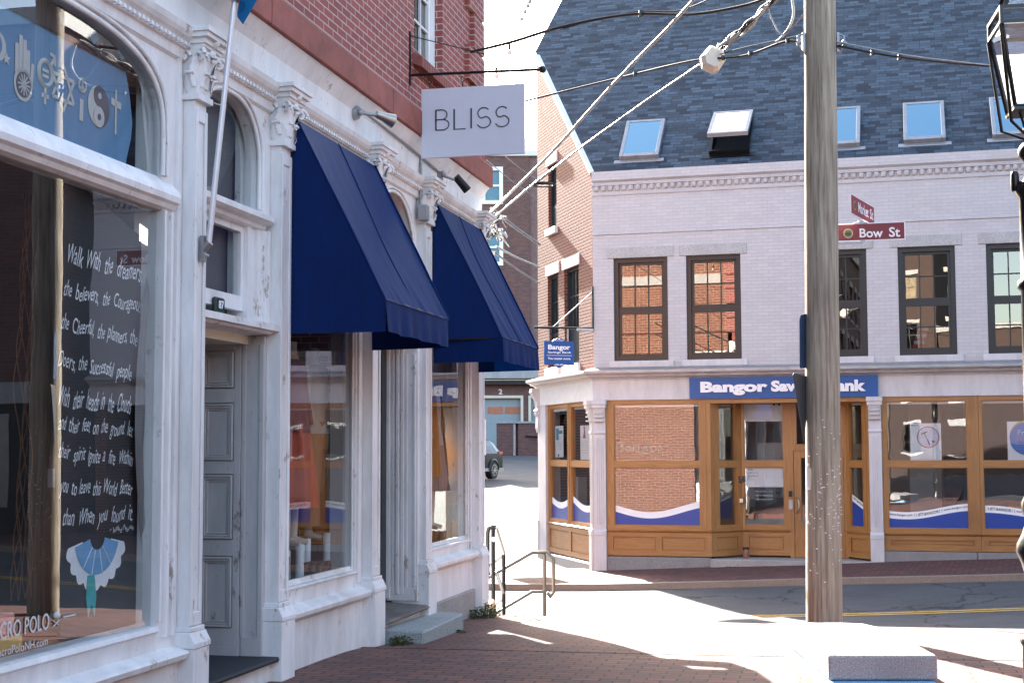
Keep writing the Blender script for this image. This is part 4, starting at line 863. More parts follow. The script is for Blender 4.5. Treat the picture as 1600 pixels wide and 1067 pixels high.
# ================================================================ AWNINGS
def awning(u0,u1,uf0,uf1,label):
    T=thing('awning',label,'awning',FA,((u0+u1)/2,-.03,2.4),'navy awnings over the boutique windows')
    ds,df,zt,zf_,zv=-.09,-.775,4.0,2.66,2.43
    rnd=random.Random(int(u0*100)); ph=[rnd.uniform(0,6) for _ in range(6)]
    def pt(s,t):   # s across 0..1, t down the slope
        u=(u0+(u1-u0)*s)*(1-t)+(uf0+(uf1-uf0)*s)*t
        sag=.035*math.sin(math.pi*t)*math.sin(math.pi*s)**.5 if 0<s<1 else 0
        rip=.012*math.sin(s*34+ph[0]+t)*t**3+.006*math.sin(s*71+ph[1]+t*3)*t**2+.014*math.sin(s*9+t*4+ph[2])*math.sin(math.pi*s)*math.sin(math.pi*min(1,t*1.2))+.004*math.sin(s*50+t*2)*math.sin(math.pi*t)+.003*math.sin(s*88+ph[4]+2*math.sin(t*4))*t
        return (u,ds+(df-ds)*t+sag*.6-rip,zt+(zf_-zt)*t-sag*.5)
    c=MB(); ns,ntt=72,26
    c.add([pt(i/ns,j/ntt) for j in range(ntt+1) for i in range(ns+1)],[(j*(ns+1)+i,(j+1)*(ns+1)+i,(j+1)*(ns+1)+i+1,j*(ns+1)+i+1) for j in range(ntt) for i in range(ns)],0,True)
    for s_ in (0,1):
        n=12; P=[pt(s_,j/n) for j in range(n+1)]; v=P+[(p[0],-.07,p[2]) for p in P]
        c.add(v,[(j,j+1,j+1+n+1,j+n+1) for j in range(n)],0,True)
        c.tube([(p[0],p[1]-.004,p[2]+.004) for p in P],.008,5)
    for s_ in (.5,): c.tube([(p[0],p[1]-.003,p[2]+.003) for p in [pt(s_,j/26) for j in range(27)]],.004,4)
    c.build('canopy',M['navy'],T)
    v=MB(); 
    def vp(s,t):
        u=uf0+(uf1-uf0)*s; w_=.009*math.sin(s*40+ph[3])*t+.006*math.sin(s*23+ph[4])*t
        return (u,df-.004-w_-.012*t,zf_-(zf_-zv)*t+.004*math.sin(s*19)*t)
    v.add([vp(i/ns,j/6) for j in range(7) for i in range(ns+1)],[(j*(ns+1)+i,(j+1)*(ns+1)+i,(j+1)*(ns+1)+i+1,j*(ns+1)+i+1) for j in range(6) for i in range(ns)],0,True)
    for s_ in (0,1):
        a=vp(s_,0); b_=vp(s_,1); n=14
        P0=[(a[0]+(u0-uf0 if s_==0 else u1-uf1)*k/n,a[1]+(-.07-a[1])*k/n,zf_) for k in range(n+1)]; P1=[(p[0]+.003*math.sin(k),p[1],zv+.0*k) for k,p in enumerate(P0)]
        v.add(P0+P1,[(k,k+1,k+1+n+1,k+n+1) for k in range(n)],0,True)
    v.tube([vp(i/ns,.02) for i in range(ns+1)],.007,5)
    v.build('valance',M['navy'],T)
    f=MB(); f.tube([(uf0+.02,-.08,zf_),(uf0+.02,df+.02,zf_),(uf1-.02,df+.02,zf_),(uf1-.02,-.08,zf_)],.014,8); f.tube([(u0+.02,-.08,zt-.02),(uf0+.02,df+.02,zf_)],.012,6); f.tube([(u1-.02,-.08,zt-.02),(uf1-.02,df+.02,zf_)],.012,6)
    f.build('frame',M['iron'],T)
awning(-.065,1.755,-.065,1.60,'navy canvas awning with frilled valance, nearer one, left of the dark shop door')
awning(3.64,5.40,3.56,5.19,'navy canvas awning at the building corner, the farther one beneath the hanging sign')

# ================================================================ BLADE SIGN
def toU(mb,u): mb.v=[(u+y,-x,z) for x,y,z in mb.v]; return mb
T=thing('blade_sign','pale square hanging sign lettered BLISS on a black wall bracket','sign',FA,(3.05,-.02,4.3))
f=MB(); f.box(-.0,.014,-.012,.012,5.02,5.54); f.tube([(0,0,5.12),(1.27,0,5.095)],.014,8); f.ball((1.285,0,5.095),.034,10); f.tube([(.0,0,5.50),(1.27,0,5.11)],.005,5); f.box(.0,.01,-.02,.02,5.02,5.08)
toU(f,3.05).build('bracket',M['black'],T)
f=MB(); f.box(.121,1.113,-.014,.014,4.315,4.972); bd=toU(f,3.05).build('board',M['signboard'],T,bevel=.003)
for x in (.20,.52,1.04):
    f=MB(); pts=[(x+.018*math.cos(a),0,5.05+.025*math.sin(a)) for a in [i*.6 for i in range(11)]]; f.tube(pts,.004,5); f.tube([(x,0,5.025),(x,0,4.96)],.005,5); toU(f,3.05).build('hook',M['iron'],T)
LX=lambda p:.121+(p-659)/161.5*.991
f=MB()
def st(pts,r=.0055): f.tube([(x,-.0165,z) for x,z in pts],r,5,smooth=False)
zb,zt=4.575,4.765
x=LX(682.3); st([(x,zb),(x,zt)],.008); bw=LX(703)-x; zm=zb+.098
def bowl(z0,z1,w_): return [(x,z1)]+[(x+w_*.55,z1)]+[(x+w_*.55+w_*.45*math.sin(a),(z0+z1)/2+(z1-z0)/2*math.cos(a)) for a in [math.pi*i/14 for i in range(1,14)]]+[(x+w_*.55,z0),(x,z0)]
st(bowl(zm,zt,bw*.86)); st(bowl(zb,zm,bw))
x=LX(711.5); st([(x,zt),(x,zb),(LX(729),zb)],.0048); st([(x,zt),(x,zb)],.008)
x=LX(738); st([(x,zb),(x,zt)],.008)
for l,r_ in ((747,768.3),(775.5,796.8)):
    a0,a1=LX(l),LX(r_); w_=a1-a0; cx=(a0+a1)/2; P=[]
    for i in range(15):
        a=R(38)+ (R(245)-R(38))*i/14; P.append((cx+w_*.43*math.cos(a),zt-.052+.052*math.sin(a)))
    for i in range(15):
        a=R(90-18)-(R(230))*i/14; P.append((cx+w_*.5*math.cos(a),zb+.054+.054*math.sin(a)))
    st(P)
toU(f,3.05).build('lettering',M['ink'],bd)

# ================================================================ SPOTLIGHTS
T=thing('spotlight','shiny chrome reflector spotlight on the white fascia left of the hanging sign','lamp',FA,(1.42,-.02,4.3))
f=MB(); f.tube([(1.42,.0,4.385),(1.42,-.06,4.385)],[.062,.055],14); f.ball((1.42,-.07,4.385),.03,8); f.tube([(1.42,-.07,4.385),(1.47,-.15,4.375),(1.50,-.20,4.375)],.016,8); f.build('mount',M['steelgrey'],T)
f=MB(); f.tube([(1.49,-.19,4.38),(1.53,-.235,4.365),(1.60,-.30,4.34)],[.032,.04,.062],14); f.build('lamp_head',M['steel'],T)
T=thing('spotlight','small dark cylinder spotlight on the white fascia right of the hanging sign','lamp',FA,(4.0,-.02,4.2))
f=MB(); f.box(3.95,4.05,-.05,0,4.27,4.37); f.ball((4.0,-.06,4.35),.035,8); f.tube([(4.0,-.05,4.34),(4.04,-.16,4.30),(4.07,-.2,4.30)],.014,8); f.build('mount',M['steelgrey'],T)
f=MB(); f.tube([(4.06,-.18,4.33),(4.14,-.28,4.20)],[.04,.046],14); f.build('lamp_head',M['iron'],T)

# ================================================================ FLAG POLES
def flagpole(u,lx,label,flag):
    pb=(u,-.12,2.86)
    T=thing('flagpole',label,'flagpole',FA,(u,-.08,2.8),'flagpoles slanting out from the shopfront')
    (d1,z1)=FA.atu(372,30,-1.5)
    top=(u,d1,z1); ext=(u,pb[1]+(d1-pb[1])*1.25,pb[2]+(z1-pb[2])*1.25)
    f=MB(); f.tube([pb,ext],[.019,.017],10); f.build('pole',M['alum'],T)
    f=MB(); f.box(u-.02,u+.02,-.10,-.07,2.76,2.92); f.tube([(u,-.08,2.83),(u,-.13,2.88)],.026,8); f.tube([(u-.035,-.1,2.80),(u+.035,-.1,2.80)],.012,6); f.build('bracket',M['steelgrey'],T)
    if flag:
        f=MB(); n=16; k=10; vs=[]
        for i in range(n+1):
            t=i/n; c=[pb[j]+(ext[j]-pb[j])*(.86+.22*t) for j in range(3)]
            for j in range(k+1):
                s=j/k; w_=.34+.30*t
                vs.append((c[0]-.12+w_*s*.75, c[1]-.02+.05*math.sin(s*9+t*3), c[2]+.04-.10*s**2*(1.2-t*.4)-.03*abs(math.sin(s*7))+ .10*(t-.5)+.02))
        f.add(vs,[(i*(k+1)+j,i*(k+1)+j+1,(i+1)*(k+1)+j+1,(i+1)*(k+1)+j) for i in range(n) for j in range(k)],0,True)
        f.build('flag',M['flag'],T)
flagpole(-1.58,0,'white flagpole with a furled blue flag, bracketed beside the door numbered 87',True)
flagpole(-4.45,0,'white flagpole crossing the left edge of the big shop window',False)

# house number
f=MB(); f.box(-1.075,-.93,.05,.088,2.50,2.60); 
np_=solo(f,'house_number','x','dark green plaque reading 87 over the recessed door','plaque',FA,bevel=.008) if False else None
T=thing('house_number','small dark green plaque reading 87 on the beam over the recessed door','plaque',FA,(-1.0,.08,2.50))
f=MB(); f.box(-1.075,-.93,.055,.088,2.50,2.60); pl=f.build('plaque',plain('plaque_green',(.01,.03,.02),.4),T,bevel=.01)
f=MB(); f.text('87',-1.04,-.965,2.525,2.58,.053,.004,.015); f.build('digits',M['signwhite'],pl)

# ================================================================ LEFT WINDOW DISPLAY
T=thing('chalkboard','tall black chalkboard with white handwritten quotation behind the left shop window','chalkboard',FA,(-2.0,.40,.45))
def ab(x,y): return FA.at(x,y,.14)
tl,tr,br,bl=ab(86,250),ab(240,385),ab(242,995),ab(97,1000)
f=MB(); f.poly([tl,tr,br,bl],.15,.17); f.build('board',M['board'],T)
lines=[('Walk With the dreamers,',103,402,221,432,27),('the believers, the Courageous',98,458,219,482,25),('the Cheerful, the planners, the',94,510,213,534,25),('Doers, the Successful people',90,568,204,588,25),
('With their heads in the Clouds',90,623,204,634,24),('and their feet on the ground. let',90,668,206,676,24),('their spirit ignite a fire Within',90,712,206,722,24),('you to leave this World Better',93,767,205,768,24),('than When you found it.',96,818,206,806,26),('~ Wilferd Peterson',172,829,209,824,6)]
f=MB()
for t_,x0,y0,x1,y1,h in lines:
    a=ab(x0,y0+h*.5); b_=ab(x1,y1+h*.5); hh=ab(x0,y0-h*.5)[1]-a[1]
    f.text(t_.replace(' ','  '),0,1,0,1,.145,0,.002,mi=0,xf=lambda p,q,a=a,b_=b_,hh=hh:(a[0]+(b_[0]-a[0])*p+hh*.38*q+.004*math.sin(p*40), a[1]+(b_[1]-a[1])*p+hh*1.3*q*(1+.06*math.sin(p*55))+.008*math.sin(p*23)))
f.build('chalk_writing',M['chalk'],T)
f=MB(); cx,cz=ab(153,868)
def arc(r0,r1,a0,a1,n,d,mi,sc_=0,nsc=1,cz_=0):
    v=[]
    for i in range(n+1):
        a=R(a0+(a1-a0)*i/n); rr=r1*(1+sc_*abs(math.sin(i/n*math.pi*nsc)))
        v+=[(cx+r0*math.cos(a),d,cz+cz_+r0*math.sin(a)*1.0),(cx+rr*math.cos(a)*1.05,d,cz+cz_+rr*math.sin(a)*.95)]
    f.add(v,[(2*i,2*i+1,2*i+3,2*i+2) for i in range(n)],mi)
arc(.16,.30,-168,-12,60,.147,1,.10,9,.12); arc(.085,.235,-165,-15,40,.144,0,0,1,.12)
for a in (-130,-105,-75,-50): f.tube([(cx+.09*math.cos(R(a)),.143,cz+.12+.09*math.sin(R(a))),(cx+.235*math.cos(R(a)),.143,cz+.12+.23*math.sin(R(a)))],.003,4,1)
f.poly([(cx-.10,cz-.10),(cx-.03,cz-.10),(cx-.005,cz-.22),(cx-.02,cz-.33),(cx-.055,cz-.26),(cx-.09,cz-.33),(cx-.115,cz-.22)],.142,.146,2)
f.build('chalk_drawing',[M['cyan'],M['chalk'],M['turq']],T)
# banner of symbols
T=thing('banner','blue banner of grey peace and faith symbols across the arched shop light','banner',FA,(-2.6,.30,3.2))
f=MB(); n=30; pts=[]
f.poly([(-4.4,3.1),(-2.22,3.1),(-2.19,3.29),(-2.14,3.42),(-2.125,3.52),(-2.16,3.66),(-2.225,3.84),(-4.4,3.86)],.12,.125)
f.build('cloth',M['banner'],T)
f=MB(); f.poly([(-4.4,3.82),(-2.05,3.80),(-1.98,4.0),(-4.4,4.0)],.106,.110); 
for (a,z) in ((-2.62,3.90),(-2.3,3.89),(-2.95,3.91)): f.poly([(a-.05,z),(a,z+.05),(a+.05,z),(a,z-.05)],.100,.104,1)
f.build('upper_cloth',[M['banner2'],M['banner']],T)
f=MB(); D=.117
def circ(cx,cz,r,w_,mi=0,sx=1): f.tube([(cx+r*sx*math.cos(a),D,cz+r*math.sin(a)) for a in [i*math.pi/14 for i in range(29)]],w_,4,mi,False,False)
def disc(cx,cz,r,mi=0,sx=1,a0=0,a1=360,d=D): 
    f.poly([(cx+r*sx*math.cos(R(a)),cz+r*math.sin(R(a))) for a in [a0+(a1-a0)*i/28 for i in range(29 if a1-a0<360 else 28)]][::-1],d-.002,d,mi)
def bar(x0,z0,x1,z1,w_,mi=0,d=D):
    dx,dz=x1-x0,z1-z0; l=math.hypot(dx,dz); nx,nz=-dz/l*w_,dx/l*w_; f.poly([(x0+nx,z0+nz),(x1+nx,z1+nz),(x1-nx,z1-nz),(x0-nx,z0-nz)][::-1],d-.002,d,mi)
sy=lambda x,y:FA.at(x,y,.12)
# open hand with wheel
a,z=sy(35,133); disc(a,z,.085,0,1.); disc(a,z,.066,1,1,d=D-.003); 
for i in range(12): bar(a,z,a+.055*math.cos(i*math.pi/6),z+.055*math.sin(i*math.pi/6),.004,0,D-.006)
for i,(dx,h) in enumerate(((-.06,.20),(-.025,.25),(.012,.235),(.045,.19))): bar(a+dx,z+.05,a+dx-.004,z+h,.016)
bar(a+.075,z+.0,a+.085,z+.13,.013)
# crescent and star at the left
a,z=sy(2,75); disc(a-.04,z,.075,0); disc(a-.062,z+.004,.058,2,d=D-.003); a2,z2=sy(9,92); 
f.poly([(a2+(.036 if i%2==0 else .015)*math.sin(i*math.pi/5),z2+(.036 if i%2==0 else .015)*math.cos(i*math.pi/5)) for i in range(10)],D-.002,D,0)
# joined gender sign
a,z=sy(70,115); circ(a,z,.066,.013); bar(a,z-.07,a,z-.165,.011); bar(a-.035,z-.12,a+.035,z-.12,.011); bar(a+.045,z+.05,a+.085,z+.10,.011); bar(a+.04,z+.115,a+.095,z+.11,.009); bar(a+.09,z+.12,a+.09,z+.06,.009); bar(a-.03,z+.014,a+.03,z+.014,.008); bar(a-.03,z-.016,a+.03,z-.016,.008)
# six pointed star
a,z=sy(98,139)
for k in (0,1):
    P=[(a+.125*math.sin(R(60*k+120*i)),z+.125*math.cos(R(60*k+120*i))) for i in range(3)]
    for i in range(3): bar(*P[i],*P[(i+1)%3],.010)
# letter i with a peace sign dot
a,z=sy(128,134); circ(a,z,.038,.006); bar(a,z-.036,a,z+.036,.005); bar(a,z,a-.026,z-.026,.005); bar(a,z,a+.026,z-.026,.005); a,z=sy(126,172); bar(a,z-.06,a,z+.06,.019)
# yin and yang
a,z=sy(153,167); disc(a,z,.118,0); disc(a,z,.118,1,1,-90,90,D-.003); disc(a,z+.059,.059,1,d=D-.004) ; disc(a,z-.059,.059,0,d=D-.004); disc(a,z+.059,.018,0,d=D-.007); disc(a,z-.059,.018,1,d=D-.007)
# cross
a,z=sy(180,165); bar(a,z+.09,a,z-.17,.010); bar(a-.055,z+.015,a+.06,z+.005,.02)
f.build('symbols',[M['symbol'],M['symdark'],M['banner']],T)
# drape at right of the window
f=MB(); n=40; vs=[]; nz=26
for j in range(nz+1):
    z=.5+(4.0-.5)*j/nz; left=-1.87-.17*math.sin(math.pi*max(0,min(1,(z-.8)/2.1)))
    for i in range(n+1):
        s=i/n; u=left+(-1.67-left)*s; vs.append((u,.108+.010*math.sin(s*26+z)+.006*math.sin(s*51),z))
f.add(vs,[(j*(n+1)+i,j*(n+1)+i+1,(j+1)*(n+1)+i+1,(j+1)*(n+1)+i) for j in range(nz) for i in range(n)],0,True)
solo(f,'curtain',M['drape'],'pale grey drape hanging at the right side of the left shop window','curtain',FA)
f=MB(); f.box(-4.6,-1.58,.16,.50,.45,.60)
solo(f,'display_plinth',M['crate'],'low reddish wooden display box along the bottom of the left window','display box',FA,bevel=.006)
def pack(u0,u1,z0,z1,m,label,d=.2):
    f=MB(); f.box(u0,u1,d,d+.10,z0,z1); f.lathe([(.001,0),(.03,.0),(.03,.02),(.001,.02)],((u0+u1)/2,d+.05,z1),10)
    solo(f,'packet',m,label,'packet',FA,None,'packets lying on the display box',bevel=.01)
pack(-3.62,-3.12,.668,.78,plain('packet_pink',(.70,.30,.26),.5),'pink packet on top of the pile at the bottom of the left window')
pack(-3.66,-3.10,.60,.668,plain('packet_yellow',(.62,.40,.10),.5),'yellow packet in the pile at the bottom of the left window',.165)
f=MB(); f.ball((-2.55,.19,.63),.035,8,sz=.8); f.ball((-2.62,.19,.62),.03,8,sz=.7,mi=1)
solo(f,'toy',[plain('toy_orange',(.7,.3,.08),.5),plain('toy_pink',(.65,.4,.5),.5)],'tiny orange and pink toy on the wooden display box','toy',FA)
# hanging wreath and dangling vine, post
f=MB()
for i in range(260):
    a=random.uniform(0,6.28); r=.12+random.gauss(0,.03); z=2.35+r*math.sin(a); u=-3.42+r*math.cos(a)
    f.tube([(u,.32+random.uniform(-.04,.04),z),(u+random.uniform(-.05,.05),.3+random.uniform(-.05,.05),z+random.uniform(-.05,.05))],.004,4)
solo(f,'wreath',plain('wreath_straw',(.34,.26,.22),.9),'fluffy pale wreath hanging at the far left of the window','wreath',FA)
f=MB()
for k in range(7):
    u=-2.78+.02*k; P=[]
    for i in range(40):
        t=i/39; P.append((u+.05*math.sin(t*9+k)+.03*math.sin(t*23+k*2),.42+.02*math.sin(k+t*8),3.0-2.2*t))
    f.tube(P,.003,4)
solo(f,'hanging_vine',plain('vine_brown',(.20,.09,.04),.9),'thin tangled brown vine hanging left of the chalkboard','vine',FA)

# ================================================================ BOUTIQUE DISPLAY
def loft(mb,secs,c,n=28,mi=0,fold=0,nf=9,cap=True):   # secs: (z, rx, ry, offx, offy)
    vs=[]
    for k,(z,rx,ry,ox,oy) in enumerate(secs):
        t=k/(len(secs)-1)
        for j in range(n):
            a=2*math.pi*j/n; w_=1+fold*t*math.sin(nf*a)
            vs.append((c[0]+ox+rx*w_*math.cos(a),c[1]+oy+ry*w_*math.sin(a),c[2]+z))
    fs=[(i*n+j,i*n+(j+1)%n,(i+1)*n+(j+1)%n,(i+1)*n+j) for i in range(len(secs)-1) for j in range(n)]
    mb.add(vs,fs,mi,True)
    if cap: mb.add(vs[:n],[tuple(range(n))],mi); mb.add(vs[-n:],[tuple(range(n-1,-1,-1))],mi)
skinw=plain('mannequin_white',(.50,.48,.46),.5,var=.03)
def mannequin(u,d,z0,label,top,bottom,jacket=None,bh=(.75,1.05),arm=True,trousers=False,hem=.42):
    T=thing('mannequin',label,'mannequin',FA,(u,d,z0),'dressed mannequins in the boutique window')
    b=MB(); c=(u,d,z0)
    for s in (-1,1):
        b.tube([(u+.075*s,d,z0+.05),(u+.08*s,d,z0+.45),(u+.085*s,d,z0+.88)],[.035,.052,.078],12)
        b.tube([(u+.075*s,d+.02,z0+.05),(u+.08*s,d-.12,z0+.02)],[.035,.022],8)
    loft(b,[(.82,.15,.11,0,0),(.95,.165,.12,0,0),(1.08,.125,.095,0,0),(1.25,.155,.115,0,0),(1.38,.175,.10,0,0),(1.45,.10,.07,0,0),(1.50,.05,.05,0,0),(1.60,.05,.05,0,0)],c,20)
    b.build('body',skinw,T)
    g_=MB(); loft(g_,[(1.46,.10,.075,0,0),(1.42,.185,.11,0,0),(1.3,.18,.13,0,0),(1.1,.165,.125,0,0),(.98,.19,.14,0,0),(.88,.22,.155,0,0)],c,30,0,.04,7)
    for s in (-1,1):
        g_.tube([(u+.17*s,d,z0+1.40),(u+.235*s,d-.01,z0+1.18),(u+.225*s,d-.07,z0+.95)],[.055,.055,.045],10)
    g_.build('top',top,T)
    g_=MB()
    if trousers:
        for s in (-1,1): loft(g_,[(.98,.09,.13,.07*s,0),(.7,.10,.12,.09*s,0),(.4,.09,.10,.09*s,0),(.12,.10,.11,.09*s,0)],c,20,0,.05,5)
    else: loft(g_,[(1.02,.15,.12,0,0),(.9,.19,.15,0,0),(.7,.22,.17,0,0),(hem,.27,.21,0,0)],c,44,0,.10,11,False)
    g_.build('skirt' if not trousers else 'trousers',bottom,T)
    if jacket:
        g_=MB(); vs=[]; n=30
        for k,(z,rx,ry) in enumerate([(1.46,.12,.09),(1.40,.21,.125),(1.1,.21,.15),(.8,.25,.18),(.55,.27,.2)]):
            for j in range(n+1):
                a=R(-60+300*j/n); vs.append((u+rx*1.05*math.cos(a),d+ry*1.05*math.sin(a),z0+z+.01*math.sin(j*2)))
        g_.add(vs,[(i*(n+1)+j,i*(n+1)+j+1,(i+1)*(n+1)+j+1,(i+1)*(n+1)+j) for i in range(4) for j in range(n)],0,True)
        g_.build('cardigan',jacket,T)
    return T
mannequin(.93,.33,.85,'mannequin in dark top and long rust pleated skirt in the nearer boutique window',fabric('cloth_plum',(.25,.06,.08)),fabric('cloth_rust',(.62,.12,.07)),hem=.30)
mannequin(1.66,.42,.85,'mannequin in a white blouse and tan trousers with an ochre bag, nearer boutique window',fabric('cloth_white',(.80,.79,.77),.8,.2),fabric('cloth_tan',(.50,.24,.14)),trousers=True)
mannequin(4.95,.36,.76,'mannequin in pale knit and lilac skirt under an orange cardigan, corner window',fabric('cloth_knit',(.55,.46,.48)),fabric('cloth_lilac',(.26,.19,.22)),jacket=fabric('cloth_orange',(.42,.16,.03)),hem=.40)
f=MB(); loft(f,[(0,.09,.05,0,0),(.04,.12,.07,0,0),(.16,.11,.06,0,0),(.24,.06,.04,0,0)],(1.70,.33,1.60),24,0,.03,8); f.tube([(1.66,.33,1.82),(1.60,.34,2.1),(1.58,.38,2.26)],.008,5); f.tube([(1.74,.33,1.82),(1.66,.34,2.1),(1.6,.38,2.26)],.008,5)
solo(f,'handbag',fabric('leather_ochre',(.60,.28,.07),.5),'ochre leather handbag hanging in the nearer boutique window','handbag',FA)
f=MB(); loft(f,[(0,.14,.10,0,0),(.2,.12,.08,0,0),(.62,.05,.04,0,0),(.66,.03,.03,0,0)],(1.78,.36,.92),24,0,.12,7); f.tube([(1.78,.36,1.57),(1.78,.36,1.7)],.006,5)
solo(f,'hanging_scarf',fabric('cloth_orange2',(.45,.13,.03)),'orange brown cloth hanging low in the nearer boutique window','scarf',FA)
for i,(u,d,h,r) in enumerate(((.80,.30,.24,.030),(.98,.26,.28,.032),(1.18,.33,.30,.032),(1.34,.34,.30,.032),(1.60,.26,.33,.034))):
    f=MB(); f.lathe([(r*.85,0),(r*1.1,.01),(r*1.08,h*.1),(r,h*.5),(r*1.05,h),(.001,h)],(u,d,.58),18)
    solo(f,'display_stand',plain('stand_white',(.80,.82,.83),.5,var=.03) if i==0 else bpy.data.materials['stand_white'],['squat white cylinder stand at the left foot of the nearer boutique window','white cylinder stand second from the left under the pleated skirt','slim white cylinder stand third from the left in the boutique window','slim white cylinder stand fourth from the left in the boutique window','tallest white cylinder stand right of the fuzzy sandals'][i],'stand',FA,None,'white cylinder stands on the boutique window floor')
def sandal(u,d,z,m,label,an=0):
    f=MB(); f.prof(u-.04,u+.04,[(d-.12,z),(d+.12,z),(d+.12,z+.05),(d-.0,z+.03),(d-.12,z+.02)]); 
    for k in range(3): f.tube([(u-.042,d-.07+.06*k,z+.03),(u-.02,d-.07+.06*k,z+.09),(u+.02,d-.07+.06*k,z+.09),(u+.042,d-.07+.06*k,z+.03)],.022,8)
    f.tube([(u,d+.1,z),(u,d+.1,z-.0+.05)],.012,8)
    solo(f,'sandal',m,label,'sandal',FA,None,'sandals shown in the windows')
fz=plain('sandal_fuzzy',(.16,.09,.06),.95,bst=.8,bscale=150)
sandal(1.12,.20,.60,fz,'fuzzy brown sandal on the window floor, left of its pair'); sandal(1.28,.21,.60,fz,'fuzzy brown sandal on the window floor, right of its pair')
sandal(4.72,.22,.64,M['black'],'black strappy sandal in the corner window, left of its pair'); sandal(4.86,.24,.64,M['black'],'black strappy sandal in the corner window, right of its pair')
f=MB(); f.box(.40,.50,.15,.25,.60,.80); solo(f,'display_box',M['graniteP'],'small grey box at the lower left of the nearer boutique window','box',FA,bevel=.004)
f=MB(); f.box(.95,1.18,1.6,1.9,.56,1.5); f.tube([(1.0,1.4,.6),(1.1,1.3,1.6),(1.2,1.35,2.1)],.05,8); 
solo(f,'shelf_unit',M['crate'],'dim wooden shelf unit deeper inside the boutique','shelf',FA)

# ================================================================ OTHER BUILDINGS
def block(name,fr,loc,u0,u1,d1,h,wall,label,wins,cat='building',winmat='trimteal',zb=-2,roof='concrete',lint='lintel',band=None,group=None):
    T=thing(name,label,cat,fr,loc)
    m_=MB(); m_.holes(u0,u1,zb,h,0,.3,[(a,c,z0,z1) for a,c,z0,z1 in wins]); m_.box(u0,u0+.3,.302,d1,zb,h); m_.box(u1-.3,u1,.302,d1,zb,h); m_.box(u0+.3,u1-.3,d1-.3,d1,zb,h)
    m_.build('wall',wall,T); m_=MB(); m_.box(u0-.1,u1+.1,-.15,d1+.1,h+.002,h+.35); m_.build('roof',M[roof],T)
    m_=MB(); m_.box(u0+.3,u1-.3,1.0,1.05,zb,h-.1); m_.build('interior',M['dark'],T)
    for a,c,z0,z1 in wins:
        f=MB(); f.ring(a+.002,c-.002,z0+.002,z1-.002,.09,.08,.16); f.box(a+.09,c-.09,.10,.15,(z0+z1)/2-.03,(z0+z1)/2+.03); f.box((a+c)/2-.02,(a+c)/2+.02,.10,.14,z0+.09,z1-.09); w_=f.build('window',M[winmat],T)
        q=MB(); q.quad((a+.05,.12,z0+.05),(c-.05,.12,z0+.05),(c-.05,.12,z1-.05),(a+.05,.12,z1-.05)); q.build('pane',M['glassW'],w_)
        q=MB(); q.box(a-.12,c+.12,-.03,.2,z1+.002,z1+.25); q.box(a-.1,c+.1,-.06,.1,z0-.14,z0-.002); q.build('sill',M[lint],w_)
    return T
# brick neighbour beyond the bank (seen in the shop window reflections)
ws=[(14+2.9*i,15.15+2.9*i,z0,z0+1.9) for i in range(8) for z0 in (4.4,7.7)]
FN=Fr(FB.w(0,-.6,0),-15.5)
NB=block('brick_building',FN,(13,0,-.5),12.6,38,10,11.2,M['brickC'],'dark brick building uphill of the white bank, mirrored in the shop window',ws)
m_=MB(); m_.box(12.7,37.9,-.16,-.002,3.3,3.75); m_.build('cornice',M['concrete'],NB)
m_=MB(); m_.box(12.7,37.9,-.14,-.003,.2,3.29); m_.build('shopfront',M['dark'],NB)
m_=MB()
for i in range(6): m_.box(13.4+4*i,16.4+4*i,-.15,-.141,1.2,3.1)
m_.build('shop_panes',M['steelgrey'],NB)
# terrace continuing behind the camera on the near side
FT=Fr(FA.w(-9.3,0,0),77.1)
ws=[(-28+2.6*i,-26.9+2.6*i,z0,z0+1.8) for i in range(11) for z0 in (1.4,5.3,8.2)]
block('terrace_building',FT,(-14,0,-.3),-30,0,9,11.5,M['brickC'],'brick terrace carrying on down the street behind the viewer',ws)
FO=Fr((14.5,-8,0),-102.9)
ws=[(-16+2.9*i,-14.8+2.9*i,z0,z0+1.9) for i in range(9) for z0 in (1.2,4.9,8.0)]
block('brick_building',FO,(-4,0,-.3),-18,11,9,11.0,M['brickC'],'brick building across the street, right of and behind the viewer',ws)

FE=Fr((0,-46,0),180)
M['brickD']=brick('brick_very_dark',(.07,.04,.035),(.045,.03,.028),(.09,.07,.06),ms=.012,grime=.4)
ws=[(-30+3.2*i,-28.8+3.2*i,z0,z0+1.9) for i in range(11) for z0 in (1.2,4.9)]
block('brick_building',FE,(-12,0,-.3),-34,10.9,9,9.5,M['brickD'],'lower dark brick building closing the street far behind the viewer',ws)
ws=[(9+3.2*i,10.2+3.2*i,z0,z0+1.9) for i in range(7) for z0 in (1.2,4.9,8.3,11.7)]
block('brick_building',FE,(20,0,-.3),11,34,12,19,M['brickD'],'tall dark brick building closing the street far behind the viewer',ws)
FX=Fr((-8.5,34,0),97)
ws=[(1+3.*i,2.2+3.*i,z0,z0+1.7) for i in range(8) for z0 in (1.2,4.6)]
block('brick_building',FX,(12,0,-.5),0,26,7,8.2,M['brickC'],'low brick building on the left of the side street behind the white shop',ws)
